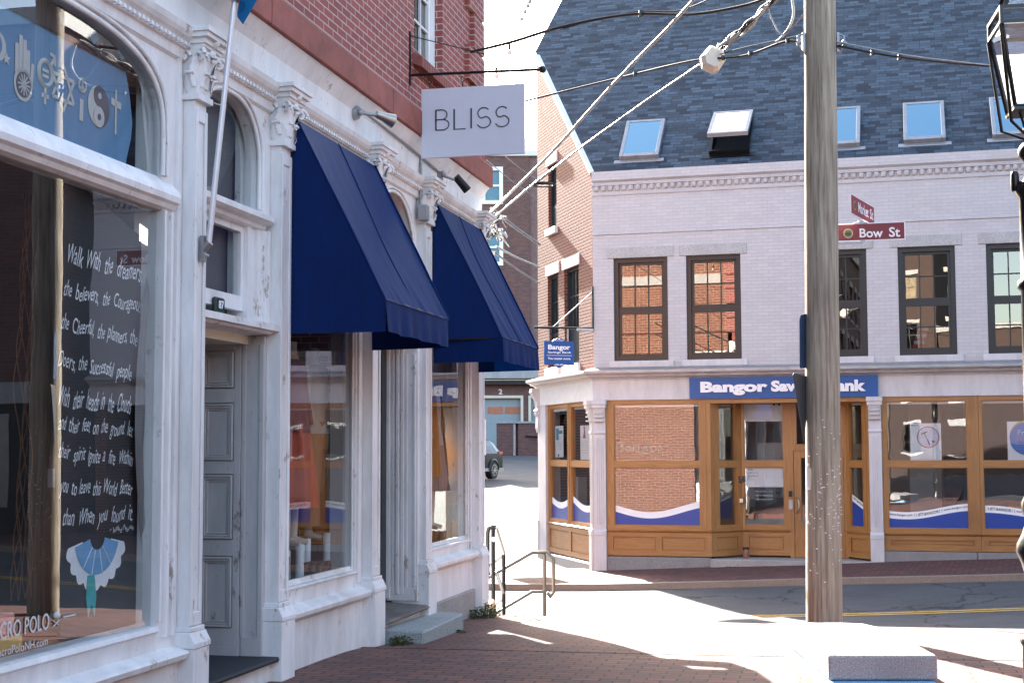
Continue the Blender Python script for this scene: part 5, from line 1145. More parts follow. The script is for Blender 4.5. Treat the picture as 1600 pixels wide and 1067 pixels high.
# back building with garage doors
YB=86.
FC=Fr((0,YB,0),0)
def c_(x,y,d=0.): return FC.at(x,y,d)
_,zg=c_(800,711); zg=1.2
bx0=c_(690,0)[0]; xc=c_(826,0)[0]; xr_=c_(900,0)[0]
T=thing('fire_station','tall brown brick building with grey garage doors at the end of the side street','building',FC,(c_(790,600)[0],0,1.0))
ztop=c_(800,244)[1]; zb0=c_(800,592)[1]; zb1=c_(800,570)[1]
wn=[(c_(752,0)[0],c_(785,0)[0],c_(760,319)[1],c_(760,261)[1]),(c_(755,0)[0],c_(785,0)[0],c_(760,415)[1],c_(760,357)[1])]
d1=(c_(700,0)[0],c_(811,0)[0],-1,c_(780,622)[1]); d2=(c_(827,0)[0],c_(872,0)[0],-1,c_(840,622)[1])
m_=MB(); m_.holes(bx0-6,xc,-1,ztop,0,.4,[wn[0],wn[1],d1]); m_.build('wall',M['brickC'],T)
m_=MB(); m_.holes(xc,xr_+6,-1,ztop,.15,.5,[d2]); m_.build('wall',brick('brick_brown2',(.23,.13,.12),(.17,.10,.09),(.27,.22,.2),bw=.25,bh=.08,ms=.012),T)
m_=MB(); m_.box(bx0-6,xr_+6,.55,20,-1,ztop-.05); m_.build('body',M['brickC'],T)
m_=MB(); m_.box(bx0-6,xr_+6,-.9,.14,zb0,zb1); m_.build('canopy',M['concrete'],T)
m_=MB(); m_.box(bx0-6,xr_+6,-.6,-.0,zb0-.35,zb0-.003,0); m_.box(bx0-6,xr_+6,-.62,-.601,zb0-.12,zb0-.05,1); m_.build('canopy_edge',[M['dark'],M['cream']],T)
m_=MB(); m_.box(bx0-6,xr_+6,-.1,20,ztop,ztop+.3); m_.build('roof_edge',M['palestone'],T)
for (a,c,z0,z1) in wn:
    f=MB(); f.ring(a,c,z0,z1,.22,-.05,.2); f.box(a+.22,c-.22,.05,.15,(z0+z1)/2-.06,(z0+z1)/2+.06); w_=f.build('window',M['signwhite'],T); q=MB(); q.box(a+.2,c-.2,.16,.2,z0+.2,z1-.2); q.build('pane',plain('pane_teal',(.05,.16,.22),.25,bst=0),w_)
for k,(a,c,z0,z1) in enumerate((d1,d2)):
    f=MB(); f.box(a-.16,a,-.06,.3,z0,z1+.16); f.box(c,c+.16,-.06,.3,z0,z1+.16); f.box(a,c,-.06,.3,z1,z1+.16)
    fr_=f.build('door_frame',M['cream'],T)
    f=MB(); y0=c_(780,638)[1]; y1=c_(780,649)[1]; n=6; zz=[1.0,2.0,y1-.9,y1-.2,y0+.15,z1]
    f.box(a,c,.30,.36,z0,z1)
    for z in (2.1,y1-.12,y0+.12): f.box(a,c,.29,.30,z-.015,z+.015)
    gd=f.build('garage_door',M['doorgrey'],fr_)
T2=T
m_=MB(); w0=(d1[1]-c_(757,0)[0])/2
for x0,x1 in ((760.5,784),(787,810.5)): m_.box(c_(x0,0)[0],c_(x1,0)[0],.27,.295,c_(0,649)[1],c_(0,638)[1])
m_.box(c_(831,0)[0],c_(845,0)[0],.27,.295,c_(0,649)[1],c_(0,638)[1])
m_.build('door_panes',plain('pane_brick_mirror',(.36,.13,.07),.3,bst=0),T)  # orange reflection put into the flat pane colour
m_=MB(); a,z=c_(779,616); a2,z2=c_(785,608); m_.text('2',a,a2,z,z2,-.03,.03,.02); m_.build('door_number',M['signwhite'],T)
# low brick wall with cap, drain pipe and rail
Yw=80.; FW=Fr((0,Yw,0),0); e_=lambda x,y:FW.at(x,y)
T=thing('low_wall','low brown brick wall with concrete cap before the garage doors','wall',FW,(e_(815,0)[0],0,.5))
m_=MB(); a=e_(774,0)[0]; m_.box(a,e_(799,0)[0],0,.4,-.5,e_(0,664)[1]); m_.box(e_(807,0)[0],e_(880,0)[0],0,.4,-.5,e_(0,664)[1]); m_.box(e_(799,0)[0],e_(807,0)[0],.25,.4,-.5,e_(0,664)[1]); m_.build('wall',M['brickC'],T)
m_=MB(); m_.box(a-.05,e_(880,0)[0],-.08,.45,e_(0,664)[1]+.002,e_(0,661)[1]); m_.build('cap',M['concrete'],T)
m_=MB(); m_.tube([(e_(801,0)[0],.1,-.3),(e_(801,0)[0],.1,e_(0,665)[1])],.1,10); m_.build('pipe',M['steelgrey'],T)
m_=MB(); m_.tube([(e_(818,0)[0],-.12,e_(0,684)[1]),(e_(860,0)[0],-.12,e_(0,687)[1])],.045,8); m_.build('rail',M['iron'],T)
# pale tower house far behind
FD=Fr((0,100,0),0); h_=lambda x,y:FD.at(x,y)
T=thing('pale_tower','pale flat topped tower rising behind the brown brick building','building',FD,(h_(835,0)[0],0,2))
m_=MB(); m_.box(h_(822,0)[0],h_(870,0)[0],0,8,1,h_(0,210)[1]); m_.build('wall',M['palestone'],T)
m_=MB(); m_.box(h_(820,0)[0],h_(872,0)[0],-.4,8.3,h_(0,210)[1]+.01,h_(0,203)[1]); m_.build('cornice',M['cream'],T)

# ================================================================ CAR, ROAD SIGN
P0=pz(771,748,56.); zc=zf(P0.x,P0.y)-.1; zc=P0.z
FCr=Fr((P0.x,P0.y,zc),64.)     # x axis = towards the car's front, near side faces the viewer
T=thing('parked_car','black hatchback with grey wheels standing in the side street','car',FCr,(-1.3,.9,0)); _n0=len(sc.objects)
# rear wheel centre at x=0; rear bumper at x=-.85 ; front at +3.4 ; car lies at y>=0
T.rotation_euler=T.rotation_euler
side=[(-.82,.35),(-.86,.62),(-.80,.95),(-.70,1.05),(-.42,1.38),(-.1,1.52),(.9,1.60),(1.7,1.52),(2.3,1.08),(3.2,.92),(3.5,.7),(3.52,.35)]
def carsec(sc_y,inset):
    return [(x,inset,z) for x,z in side]
f=MB(); n=len(side); W_=1.75
rows=[(0.04,.0),(0.0,.15)]
v=[]
for y,shr in ((.0,0),(.10,1),(W_-.10,1),(W_,0)):
    for x,z in side:
        if shr==0: zz=min(z,.98); v.append((x*(.985),y,zz))
        else:
            yy=y+(.16 if y<1 else -.16)*max(0,(z-.95)/.6); v.append((x,yy,z))
f.add(v,[(k*n+i,k*n+(i+1)%n,(k+1)*n+(i+1)%n,(k+1)*n+i) for k in range(3) for i in range(n)]+[tuple(range(n-1,-1,-1)),tuple(range(3*n,4*n))],0,False)
f.build('body',M['carpaint'],T,bevel=.03)
f=MB(); f.poly([(-.38,1.06),(-.2,1.36),(.9,1.46),(1.6,1.40),(2.0,1.06)],-.0,.02); f.v=[(x,y+ .05+.16*max(0,(z-.95)/.6),z) for x,y,z in f.v]; f.build('side_window',plain('car_glass',(.04,.10,.14),.08,bst=0),T)
for x in (0,2.65):
    f=MB(); f.tube([(x,-.04,.335),(x,.20,.335)],.335,24,smooth=True); t_=f.build('wheel',M['rubber'],T)
    f=MB(); f.tube([(x,-.055,.335),(x,-.041,.335)],.05,12)
    for k in range(10):
        a=k*math.pi/5; f.tube([(x,-.052,.335),(x+.21*math.cos(a),-.05,.335+.21*math.sin(a))],.014,5)
    f.tube([(x+.215*math.cos(a),-.045,.335+.215*math.sin(a)) for a in [i*math.pi/12 for i in range(25)]],.014,5); f.build('rim',M['steel'],t_)
    f=MB(); f.tube([(x+.40*math.cos(a),-.01,.34+.40*math.sin(a)) for a in [i*math.pi/12 for i in range(13)]],.045,6); f.build('wheel_arch',M['black'],T)
f=MB(); f.box(-.80,-.45,-.01,.2,.96,1.06); f.build('tail_light',M['taill'],T)
f=MB(); f.box(-.9,3.5,-.015,.0,.30,.42); f.build('sill_trim',M['steelgrey'],T)
for o in T.children_recursive:
    for v in o.data.vertices: v.co.x=-v.co.x-2*(-1.3)*0+2.6
    o.data.flip_normals()
# do-not-enter sign
PS=Vector((-.94,30.8,0)); zS=(pz(731,683,30.8)).z; FSg=Fr((PS.x,PS.y,0),8)
T=thing('road_sign','white square sign with a red disc reading DO NOT ENTER at the shop corner','sign',FSg,(0,0,zf(PS.x,PS.y)-.1))
f=MB(); f.tube([(0,.05,-1.2),(0,.05,zS+.3)],.03,8); f.build('post',M['steelgrey'],T)
f=MB(); f.box(-.38,.38,-.004,0,zS-.38,zS+.38); pl=f.build('plate',M['paper'],T,bevel=.001)
f=MB(); n=40; f.poly([(.33*math.cos(2*math.pi*i/n),zS+.33*math.sin(2*math.pi*i/n)) for i in range(n)],-.008,-.0045,0); f.box(-.26,.26,-.012,-.0085,zS-.06,zS+.06,1)
f.text('DO NOT',-.19,.19,zS+.10,zS+.20,-.009,0,.01,mi=1); f.text('ENTER',-.17,.17,zS-.20,zS-.10,-.009,0,.01,mi=1)
f.build('symbol',[M['orangered'],M['paper']],pl)

# ================================================================ UTILITY POLE
YP=12.75
pb=pz(1288,986,YP); ptp=pz(1281,0,YP); dirp=(ptp-pb)
FP=Fr((pb.x,pb.y,0),-8)
T=thing('utility_pole','weathered wooden utility pole studded with staples in front of the bank','utility pole',W,(pb.x,pb.y,pb.z))
f=MB(); path=[];rs=[]
for i in range(14):
    t=-.06+1.5*i/13; q=pb+dirp*t; path.append(tuple(q)); rs.append(.1565-.016*t+.0015*math.sin(i*2.1))
f.tube(path,rs,32); f.build('shaft',M['polewood'],T)
f=MB(); rnd=random.Random(3)
for i in range(85):
    zz=1.6+(701-rnd.gauss(790,55))/2250*12.6; an=R(rnd.uniform(200,340)); t=(zz-pb.z)/dirp.z; q=pb+dirp*t; r=.157-.016*t
    if zz<.2 or zz>2.6: continue
    c=(q.x+r*math.cos(an),q.y+r*math.sin(an),zz); L=.006*rnd.uniform(.5,1.4)
    f.box(c[0]-L,c[0]+L,c[1]-.004,c[1]+.004,c[2]-.004,c[2]+.004)
o=f.build('staples',M['signwhite'],T); o['kind']='stuff'
def onpole(y): 
    z=pz(1285,y,YP).z; t=(z-pb.z)/dirp.z; q=pb+dirp*t; return q,.157-.016*t
q,r=onpole(68)
for sx,name in ((-1,'left'),(1,'right')):
    f=MB(); x=q.x+sx*(r+.012); f.box(x-.012,x+.012,q.y-.04,q.y+.02,q.z-.09,q.z+.09); f.tube([(x,q.y-.02,q.z+.08),(x+sx*.05,q.y-.04,q.z+.05),(x+sx*.05,q.y-.04,q.z-.03),(x+sx*.01,q.y-.02,q.z-.10)],.012,6); f.tube([(x+sx*.03,q.y-.05,q.z),(x+sx*.07,q.y-.05,q.z-.02)],.02,6)
    f.build('cable_clamp',M['steelgrey'],T)
q,r=onpole(748)
f=MB(); x=q.x-r*.93; n=8; vs=[]
for zz in (q.z-.093,q.z+.093):
    for i in range(n+1):
        an=R(186+28*i/n); vs.append((q.x+(r+.004)*math.cos(an),q.y+(r+.004)*math.sin(an),zz))
f.add(vs,[(i,i+1,i+1+n+1,i+n+1) for i in range(n)]); f.v=f.v
solo(f,'paper_notice',M['paper'],'small white paper notice stapled to the left edge of the wooden pole','notice')
# signs seen from behind at the pole's left edge
def edgeplate(name,pts,mat,label,cat,th=.004):
    """pts: list of (px,py,Y)"""
    V=[pz(*p) for p in pts]; n=len(V); nn=(V[1]-V[0]).cross(V[-1]-V[0]).normalized()*th
    f=MB(); vs=[tuple(v) for v in V]+[tuple(v+nn) for v in V]
    f.add(vs,[tuple(range(n)),tuple(range(2*n-1,n-1,-1))],0); f.add(vs,[(i,(i+1)%n,(i+1)%n+n,i+n) for i in range(n)],1)
    return solo(f,name,mat,label,cat)
edgeplate('parking_sign',[(1249.5,500,12.62),(1251.5,492,12.64),(1262,489,12.78),(1262,575,12.78),(1250,575,12.62)],[plain('sign_back_blue',(.02,.05,.11),.5),M['steelgrey']],'narrow dark blue sign seen edge on at the left of the pole','sign')
edgeplate('yield_sign',[(1238.5,586,12.50),(1240.5,582.5,12.50),(1262,588,12.75),(1262,640,12.75),(1256,690,12.68),(1252.5,668,12.64)],[plain('sign_back_dark',(.04,.043,.05),.6),M['steelgrey']],'back of a downward pointing triangular sign below the blue one on the pole','sign')
# street name blades
FBl=Fr(pz(1360,360,15.5),-2); FBl.o.z=0
def bl(x,y): return FBl.at(x,y)
(x0,z0),(x1,z1)=bl(1309,378),bl(1414,346)
T=thing('street_name_sign','deep red street sign with a round seal reading Bow St','street sign',FBl,((x0+x1)/2,0,z0),'red street name signs by the pole')
f=MB(); f.add([(x0,-.004,z0),(x1,-.004,z0+.02),(x1,-.004,z1),(x0,-.004,z1-.025),(x0,.004,z0),(x1,.004,z0+.02),(x1,.004,z1),(x0,.004,z1-.025)],[(0,1,2,3),(7,6,5,4),(0,4,5,1),(1,5,6,2),(2,6,7,3),(3,7,4,0)]); pl=f.build('blade',[M['signwhite']],T)
f=MB(); f.add([(x0+.008,-.006,z0+.01),(x1-.01,-.006,z0+.03),(x1-.01,-.006,z1-.01),(x0+.008,-.006,z1-.035)],[(0,1,2,3)]); f.build('face',M['red'],pl)
H=z1-.025-z0; zl=z0+.012
tilt=lambda X:(X-x0)/(x1-x0)*.022
f=MB()
for body,a,c,b0,b1 in (('Bow',1343,1379,371,357),('St',1389,1406,370,355)):
    (xa,za),(xb,zb_)=bl(a,b0+.5),bl(c,b1)
    f.text(body,xa,xb,za,zb_,-.0075,0,.02)
f.build('lettering',M['signwhite'],pl)
sx_,sz_=bl(1325,365)
f=MB(); n=24; f.poly([(sx_+.052*math.cos(2*math.pi*i/n),sz_+.052*math.sin(2*math.pi*i/n)) for i in range(n)],-.0085,-.0065,0); f.poly([(sx_+.04*math.cos(2*math.pi*i/n),sz_+.04*math.sin(2*math.pi*i/n)) for i in range(n)],-.0105,-.0088,1); f.box(sx_-.025,sx_+.025,-.012,-.0107,sz_-.018,sz_+.008,2)
f.build('seal',[M['gold'],plain('seal_green',(.08,.10,.06),.6),M['ink']],pl)
f=MB(); f.box(x0-.03,x0+.0,-.02,.02,z0-.03,z1-.02); f.box(x0-.03,x0+.27,-.012,.012,z0-.018,z0-.002); f.box(x0+.24,x0+.29,-.012,.012,z0-.0,z0+.012); f.box(x0+.18,x0+.32,-.012,.012,z1-.022,z1-.006); f.box(x0+.22,x0+.28,-.012,.012,z1-.006,z1+.012); f.build('bracket',M['steelgrey'],T)
f=MB(); f.tube([(x0-.06,.0,-.3),(x0-.06,.0,z1+.1)],.03,12); f.build('post',M['steelgrey'],T)
FM=Fr(pz(1347,330,15.52),62); FM.o.z=0
(x0,z0),(x1,z1)=FM.at(1329.5,341),FM.at(1365.5,347); (_,za),(_,zb_)=FM.at(1329.5,308),FM.at(1365.5,319)
zlo=(z0+z1)/2; zhi=(za+zb_)/2
T=thing('street_name_sign','red street sign turned at an angle reading Market St above the other','street sign',FM,((x0+x1)/2,0,zlo),'red street name signs by the pole')
f=MB(); f.box(x0,x1,-.004,.004,zlo,zhi); pl=f.build('blade',M['signwhite'],T)
f=MB(); f.box(x0+.012,x1-.012,-.006,-.0045,zlo+.01,zhi-.01); f.build('face',plain('sign_red_faded',(.26,.035,.045),.5,bst=0),pl)
L=x1-x0; f=MB(); f.text('Market',x0+L*.29,x0+L*.73,zlo+.055,zhi-.045,-.0075,0,.015); f.text('St',x0+L*.80,x0+L*.94,zlo+.055,zhi-.045,-.0075,0,.015); f.build('lettering',M['signwhite'],pl)
f=MB(); sx_=x0+L*.15; sz_=(zlo+zhi)/2; f.poly([(sx_+.05*math.cos(2*math.pi*i/n),sz_+.05*math.sin(2*math.pi*i/n)) for i in range(n)],-.0085,-.0065,0); f.poly([(sx_+.037*math.cos(2*math.pi*i/n),sz_+.037*math.sin(2*math.pi*i/n)) for i in range(n)],-.0105,-.0088,1)
f.build('seal',[M['gold'],bpy.data.materials['seal_green']],pl)

# ================================================================ WIRES
def cable(name,pts,r,mat,label,n=24,sag=0.,cat='cable',extra=None,group='overhead cables crossing the street'):
    V=[pz(x,y,Y-max(0,min(1,(x-1000)/250))) for x,y,Y in pts]; P=[]
    for i in range(len(V)-1):
        p0=V[max(i-1,0)];p1=V[i];p2=V[i+1];p3=V[min(i+2,len(V)-1)]
        for k in range(n):
            t=k/n; P.append(.5*((2*p1)+(p2-p0)*t+(2*p0-5*p1+4*p2-p3)*t*t+(3*p1-p0-3*p2+p3)*t**3))
    P.append(V[-1]); 
    f=MB(); f.tube([tuple(p) for p in P],r,6)
    if extra: extra(f,P)
    return solo(f,name,mat,label,cat,group=group)
cable('overhead_cable',[(764,334,16.5),(860,240,15.6),(960,130,14.8),(1040,48,14.2),(1095,-12,13.8)],.016,M['cable_w'],'thick pale cable rising from the shop corner, the upper of two')
def strands(pts,r,k,amp,mat,label,seed,name='cable_bundle'):
    rnd=random.Random(seed); f=MB()
    for j in range(k):
        V=[pz(x+rnd.uniform(-amp,amp),y+rnd.uniform(-amp,amp)*.8,Y-max(0,min(1,(x-1000)/250))+rnd.uniform(-.03,.03)) for x,y,Y in pts]
        P=[]
        for i in range(len(V)-1):
            p0=V[max(i-1,0)];p1=V[i];p2=V[i+1];p3=V[min(i+2,len(V)-1)]
            for q_ in range(12):
                t=q_/12; P.append(tuple(.5*((2*p1)+(p2-p0)*t+(2*p0-5*p1+4*p2-p3)*t*t+(3*p1-p0-3*p2+p3)*t**3)))
        P.append(tuple(V[-1])); f.tube(P,r*rnd.uniform(.7,1.2),5,mi=j%len(mat))
    solo(f,name,mat,label,'cable',group='overhead cables crossing the street')
strands([(768,342,16.4),(830,292,15.9),(900,236,15.4),(1000,165,14.8),(1092,102,14.3)],.008,4,1.4,[M['cable_w'],M['steelgrey']],'pale bundled cable running from the shop corner up to the white splice box',1)
strands([(1128,76,14.1),(1150,57,14.0),(1170,38,13.95),(1190,20,13.9),(1208,2,13.8),(1222,-14,13.75)],.009,10,6.5,[M['cable_w'],M['cable_w'],M['steelgrey'],M['cable_b']],'frayed bundle of pale wires rising from the splice box toward the pole top',2)
def clamps(ts,r=.022):
    def ex(f,P):
        for t in ts:
            q=P[int(t*(len(P)-1))]; f.box(q.x-r,q.x+r,q.y-r,q.y+r,q.z-r*1.2,q.z+r*1.5)
    return ex
cable('overhead_cable',[(735,82,15.4),(800,66,15.2),(880,42,14.9),(985,23,14.4),(1080,23,14.1),(1160,10,13.9),(1200,-3,13.8)],.016,M['cable_b'],'black twisted cable sagging across the top of the roof to the left brick wall',extra=clamps([.53]))
cable('overhead_cable',[(880,45,14.9),(985,20,14.5),(1060,17,14.2),(1115,-4,14.0)],.007,M['cable_b'],'thin black wire splitting upward from the twisted black cable')
cable('overhead_cable',[(800,166,15.8),(822,158,15.7),(960,124,14.9),(1080,96,14.3),(1160,88,14.0),(1225,66,13.8),(1252,67,13.7)],.011,M['cable_b'],'black cable with clamps running past the splice box to the pole bracket',extra=clamps([.38,.60,.70,.86],.016))
cable('overhead_cable',[(1095,96,14.28),(1150,78,14.05),(1222,62,13.8),(1250,56,13.7)],.005,M['cable_b'],'thin black wire just above the clamped cable left of the pole')
cable('overhead_cable',[(1309,72,13.7),(1380,86,13.4),(1460,96,13.2),(1552,104,13.0),(1640,110,12.8)],.011,M['cable_b'],'dark cable running right from the pole behind the street lamp',extra=clamps([.20,.34],.016))
cable('overhead_cable',[(1309,66,13.7),(1380,80,13.4),(1440,90,13.2),(1552,103,13.0)],.006,M['cable_w'],'thin pale wire lying just over the dark cable right of the pole')
cable('overhead_cable',[(1236,-10,13.8),(1240,22,13.78),(1232,45,13.78),(1218,62,13.8),(1212,66,13.82)],.012,M['cable_w'],'white looped wire hanging left of the pole top')
cable('overhead_cable',[(1198,-8,13.85),(1202,20,13.85),(1210,38,13.82),(1218,52,13.8),(1228,52,13.78),(1254,25,13.7)],.007,M['steelgrey'],'grey drooping wire ending at the pole above its clamp')
for i,(a,b_,lab) in enumerate((((760,250,17),(840,312,24),'highest thin wire between shop corner and brick gable'),((790,245,17),(842,282,24),'short thin wire emerging beneath the hanging sign'),((768,326,17),(843,382,23),'thick grey conduit wire slanting down to the gable from the corner knob'),((775,385,17),(842,417,23),'knotted grey cable slanting down to the gable'),((772,394,17),(843,443,23),'lowest thin orange grey wire slanting to the gable'))):
    cable('overhead_cable',[a,((a[0]+b_[0])/2,(a[1]+b_[1])/2+2,20),b_],[.006,.006,.02,.014,.010][i] if False else (.006,.006,.022,.014,.012)[i],M['steelgrey'] if i!=3 else M['cable_w'],lab,n=10)
# cable knot at the shop corner
T=thing('cable_anchor','knot of insulators and loose wires fixed to the corner column','insulator',FA,(5.8,-.1,3.3))
f=MB(); q=W
for (x,y,rr) in ((766,343,.05),(773,341,.06),(762,356,.05),(768,366,.045),(776,352,.03)): f.ball(tuple(FA.l(pz(x,y,16.45))),rr,8)
f.build('insulator',M['cable_b'],T)
f=MB(); rnd=random.Random(9)
for k in range(16):
    P=[]; x,y=766,352
    for i in range(6): x+=rnd.uniform(-7,10); y+=rnd.uniform(-6,13); P.append(tuple(FA.l(pz(x,y,16.4+rnd.uniform(-.1,.2)))))
    f.tube(P,.008,5,mi=k%2)
f.build('loose_wires',[M['cable_w'],M['steelgrey']],T)
f=MB(); f.tube([tuple(FA.l(pz(750+5*i,381+5*i,16.4))) for i in range(5)],.045,6); f.build('junction_tube',M['boxw'],T)
# coil on the lower cable
f=MB(); 
for k in range(3):
    P=[]
    for i in range(25):
        a=2*math.pi*i/24; P.append(tuple(pz(849+16*math.cos(a),290+(2.3+k*.6)*math.sin(a)-k*.8,15.7+.11*math.sin(a))))
    f.tube(P,.007,5)
solo(f,'cable_coil',M['cable_b'],'flat black coil of spare cable lying on the lower pale bundle','cable coil')
# splice box
T=thing('splice_box','off white faceted splice box hung on the cables before the roof','box',W,tuple(pz(1112,93,13.75)))
cx=pz(1112,93,13.75)
f=MB(); k=13.75/2250
O=[(-18,-4),(-15,14),(2,22),(10,20),(22,2),(18,-13),(0,-21),(-4,-20)]
pts=[(cx.x+a*k,cx.z-b_*k) for a,b_ in O]; pin=[(cx.x+a*k*.72,cx.z-b_*k*.72) for a,b_ in O]
n=len(O); vs=[(x,cx.y-.03,z) for x,z in pts]+[(x,cx.y-.10,z) for x,z in pin]+[(x,cx.y+.06,z) for x,z in pts]+[(x,cx.y+.10,z) for x,z in pin]
f.add(vs,[tuple(range(n,2*n)),tuple(range(4*n-1,3*n-1,-1))]+[(i,(i+1)%n,(i+1)%n+n,i+n) for i in range(n)]+[(i,i+2*n,(i+1)%n+2*n,(i+1)%n) for i in range(n)]+[(i+2*n,i+3*n,(i+1)%n+3*n,(i+1)%n+2*n) for i in range(n)])
f.build('case',M['boxw'],T,bevel=.004)
f=MB(); 
for a,b_ in ((8,-20),(12,-16),(16,-12)): f.tube([(cx.x+a*k,cx.y,cx.z-b_*k-.03),(cx.x+(a+4)*k,cx.y,cx.z-(b_-6)*k)],.014,6)
f.build('cable_gland',M['boxw'],T)
# festoon strings high in the gap
f=MB(); P=[tuple(pz(795+36*t,72-76*t,22)) for t in [i/10 for i in range(11)]]; f.tube(P,.008,5); 
for t in (.55,.7,.82,.9,.97): p=pz(795+36*t,72-76*t,22); f.ball(tuple(p),.035,6)
solo(f,'light_string',M['steelgrey'],'slanting string of small lamps in the bright sky gap','light string')
for x,y,l in ((796,80,'bulb hanging below the black cable in the sky gap'),(776,117,'bulb hanging below the sign bracket rod')):
    f=MB(); c=pz(x,y,18); f.tube([(c.x,c.y,c.z+.09),(c.x,c.y,c.z+.02)],.018,8,mi=1); f.ball((c.x,c.y,c.z-.02),.034,8)
    solo(f,'bulb',[M['cable_w'],M['iron']],l,'bulb',group='bare bulbs on the strings')

# ================================================================ HANDRAILS
def wp(L,Y): 
    return [tuple(pz(x,y,(Y if len(r_)==0 else r_[0]))) for x,y,*r_ in L]
T=thing('handrail','dark looped metal handrail beside the shop corner, the nearer one','handrail',W,tuple(pz(771,958,16.4)),'metal handrails at the top of the steps')
f=MB(); f.tube(wp([(763.5,898),(762,893),(762,832),(764,825),(769,822.5),(775,823.5)],16.3),.024,10); f.build('loop',M['iron'],T)
f=MB(); f.tube(wp([(770.5,824),(770.8,962)],16.4),.024,10); f.tube(wp([(787,864),(787.3,962)],16.55),.022,10); f.build('post',M['iron'],T)
f=MB(); f.tube(wp([(775,823.5),(786,860),(787.5,866)],16.5),.021,10); f.tube(wp([(763.5,898),(777,897),(786.6,927)],16.5),.018,8); f.tube(wp([(785.6,868.4,16.6),(753.5,890,18.0)],16.5),.018,8); f.tube(wp([(785.6,936,16.6),(762,951,18.0)],16.5),.018,8); f.build('rail',M['steel'],T)
f=MB(); c=pz(770.8,842,16.37); f.tube([(c.x,c.y-.026,c.z),(c.x,c.y-.022,c.z)],.028,12); f.build('sticker',M['signboard'],T)
T=thing('handrail','brushed steel handrail with curled end stepping down toward the side street','handrail',W,tuple(pz(851,961,17.7)),'metal handrails at the top of the steps')
f=MB(); f.tube(wp([(850.6,865),(850.9,964)],17.7),.023,10); f.build('post',M['railb'],T)
f=MB(); f.tube(wp([(757.7,905,17.2),(831,863,17.7),(850,862.5,17.7),(856,862.5,17.7),(864.9,873,17.7),(864.9,925,17.7),(860,931,17.7),(855,925,17.7)],17.7),.020,10); f.build('top_rail',M['railb'],T)
f=MB(); f.tube(wp([(774.6,957.5,17.3),(831,924,17.7),(850,924,17.7)],17.7),.018,10); f.build('lower_rail',M['railb'],T)
f=MB(); c=FA.l(pz(757,950,16.1)); f.add([(c[0]-.1,c[1]-.14,-.45),(c[0]+.2,c[1]-.12,-.45),(c[0]+.2,c[1]+.1,-.45),(c[0]-.1,c[1]+.1,-.45),(c[0]-.08,c[1]-.12,c[2]+.04),(c[0]+.15,c[1]-.08,c[2]+.10),(c[0]+.18,c[1]+.05,c[2]+.06),(c[0]-.08,c[1]+.06,c[2]+.07)],[(0,3,2,1),(4,5,6,7),(0,1,5,4),(1,2,6,5),(2,3,7,6),(3,0,4,7)])
solo(f,'stone_block',plain('stone_ochre',(.42,.27,.14),.85,var=.3,bst=.5),'broken ochre stone at the foot of the shop corner by the handrail','stone',FA,bevel=.02)
# weeds
def weed(fr,c,rad,h,k,label,seed):
    rnd=random.Random(seed); f=MB()
    for i in range(k):
        a=rnd.uniform(0,6.28); r=rad*rnd.random()**.5; x,y=c[0]+r*math.cos(a)*1.3,c[1]+r*math.sin(a)*.6; hh=h*rnd.uniform(.4,1)*(1-.5*r/rad); b_=rnd.uniform(0,6.28); l=.035*rnd.uniform(.5,1.3)
        z=c[2]+hh*rnd.random(); dx,dy=math.cos(b_)*l,math.sin(b_)*l
        f.add([(x,y,z),(x+dx*.5-dy*.35,y+dy*.5+dx*.35,z+l*.5),(x+dx,y+dy,z+l*.35),(x+dx*.5+dy*.35,y+dy*.5-dx*.35,z+l*.5)],[(0,1,2,3)],rnd.random()>.75)
        if i%4==0: f.tube([(x,y,c[2]-.02),(x+dx*.4,y+dy*.4,z)],.002,4)
    solo(f,'weed',[M['leaf'],plain('weed_dry',(.16,.12,.05),.9) if 'weed_dry' not in bpy.data.materials else bpy.data.materials['weed_dry']],label,'weed',fr,group='weeds in the pavement joints')
weed(FA,(5.35,-.14,-.22),.26,.24,420,'grey green weed clump at the foot of the shop corner column',1)
weed(FA,(2.02,-.25,-.06),.13,.12,200,'small dark weed at the left end of the granite step',2)
weed(FA,(3.35,-.42,-.13),.07,.05,60,'tiny weed against the front face of the granite step',4)
weed(FB,(2.75,-.22,.10),.16,.07,90,'low green weed below the bank doorway step',3)
# cup on the bank step
c=FB.at(1163,868); u=c[0]
f=MB(); f.lathe([(.055,0),(.06,.01),(.06,.16),(.055,.17)],(u,-.02+.3,.262),16); f.lathe([(.062,.17),(.062,.205),(.001,.21)],(u,.28,.262),16,1)
solo(f,'tin_can',[plain('can_brown',(.22,.09,.06),.5,var=.6,scale=30),M['iron']],'small brown patterned tin with dark lid on the bank doorstep','tin',FB)
f=MB(); a=gp(878,873,-.7); f.add([(a.x-.06,a.y,a.z+.02),(a.x,a.y-.05,a.z+.06),(a.x+.07,a.y,a.z+.03),(a.x,a.y+.05,a.z+.02)],[(0,1,2,3)]); f.add([(a.x-.02,a.y-.02,a.z),(a.x+.02,a.y-.06,a.z+.07),(a.x+.03,a.y,a.z)],[(0,1,2)])
solo(f,'fallen_leaf',M['leafy'],'yellow leaf lying against the bank side wall','leaf')

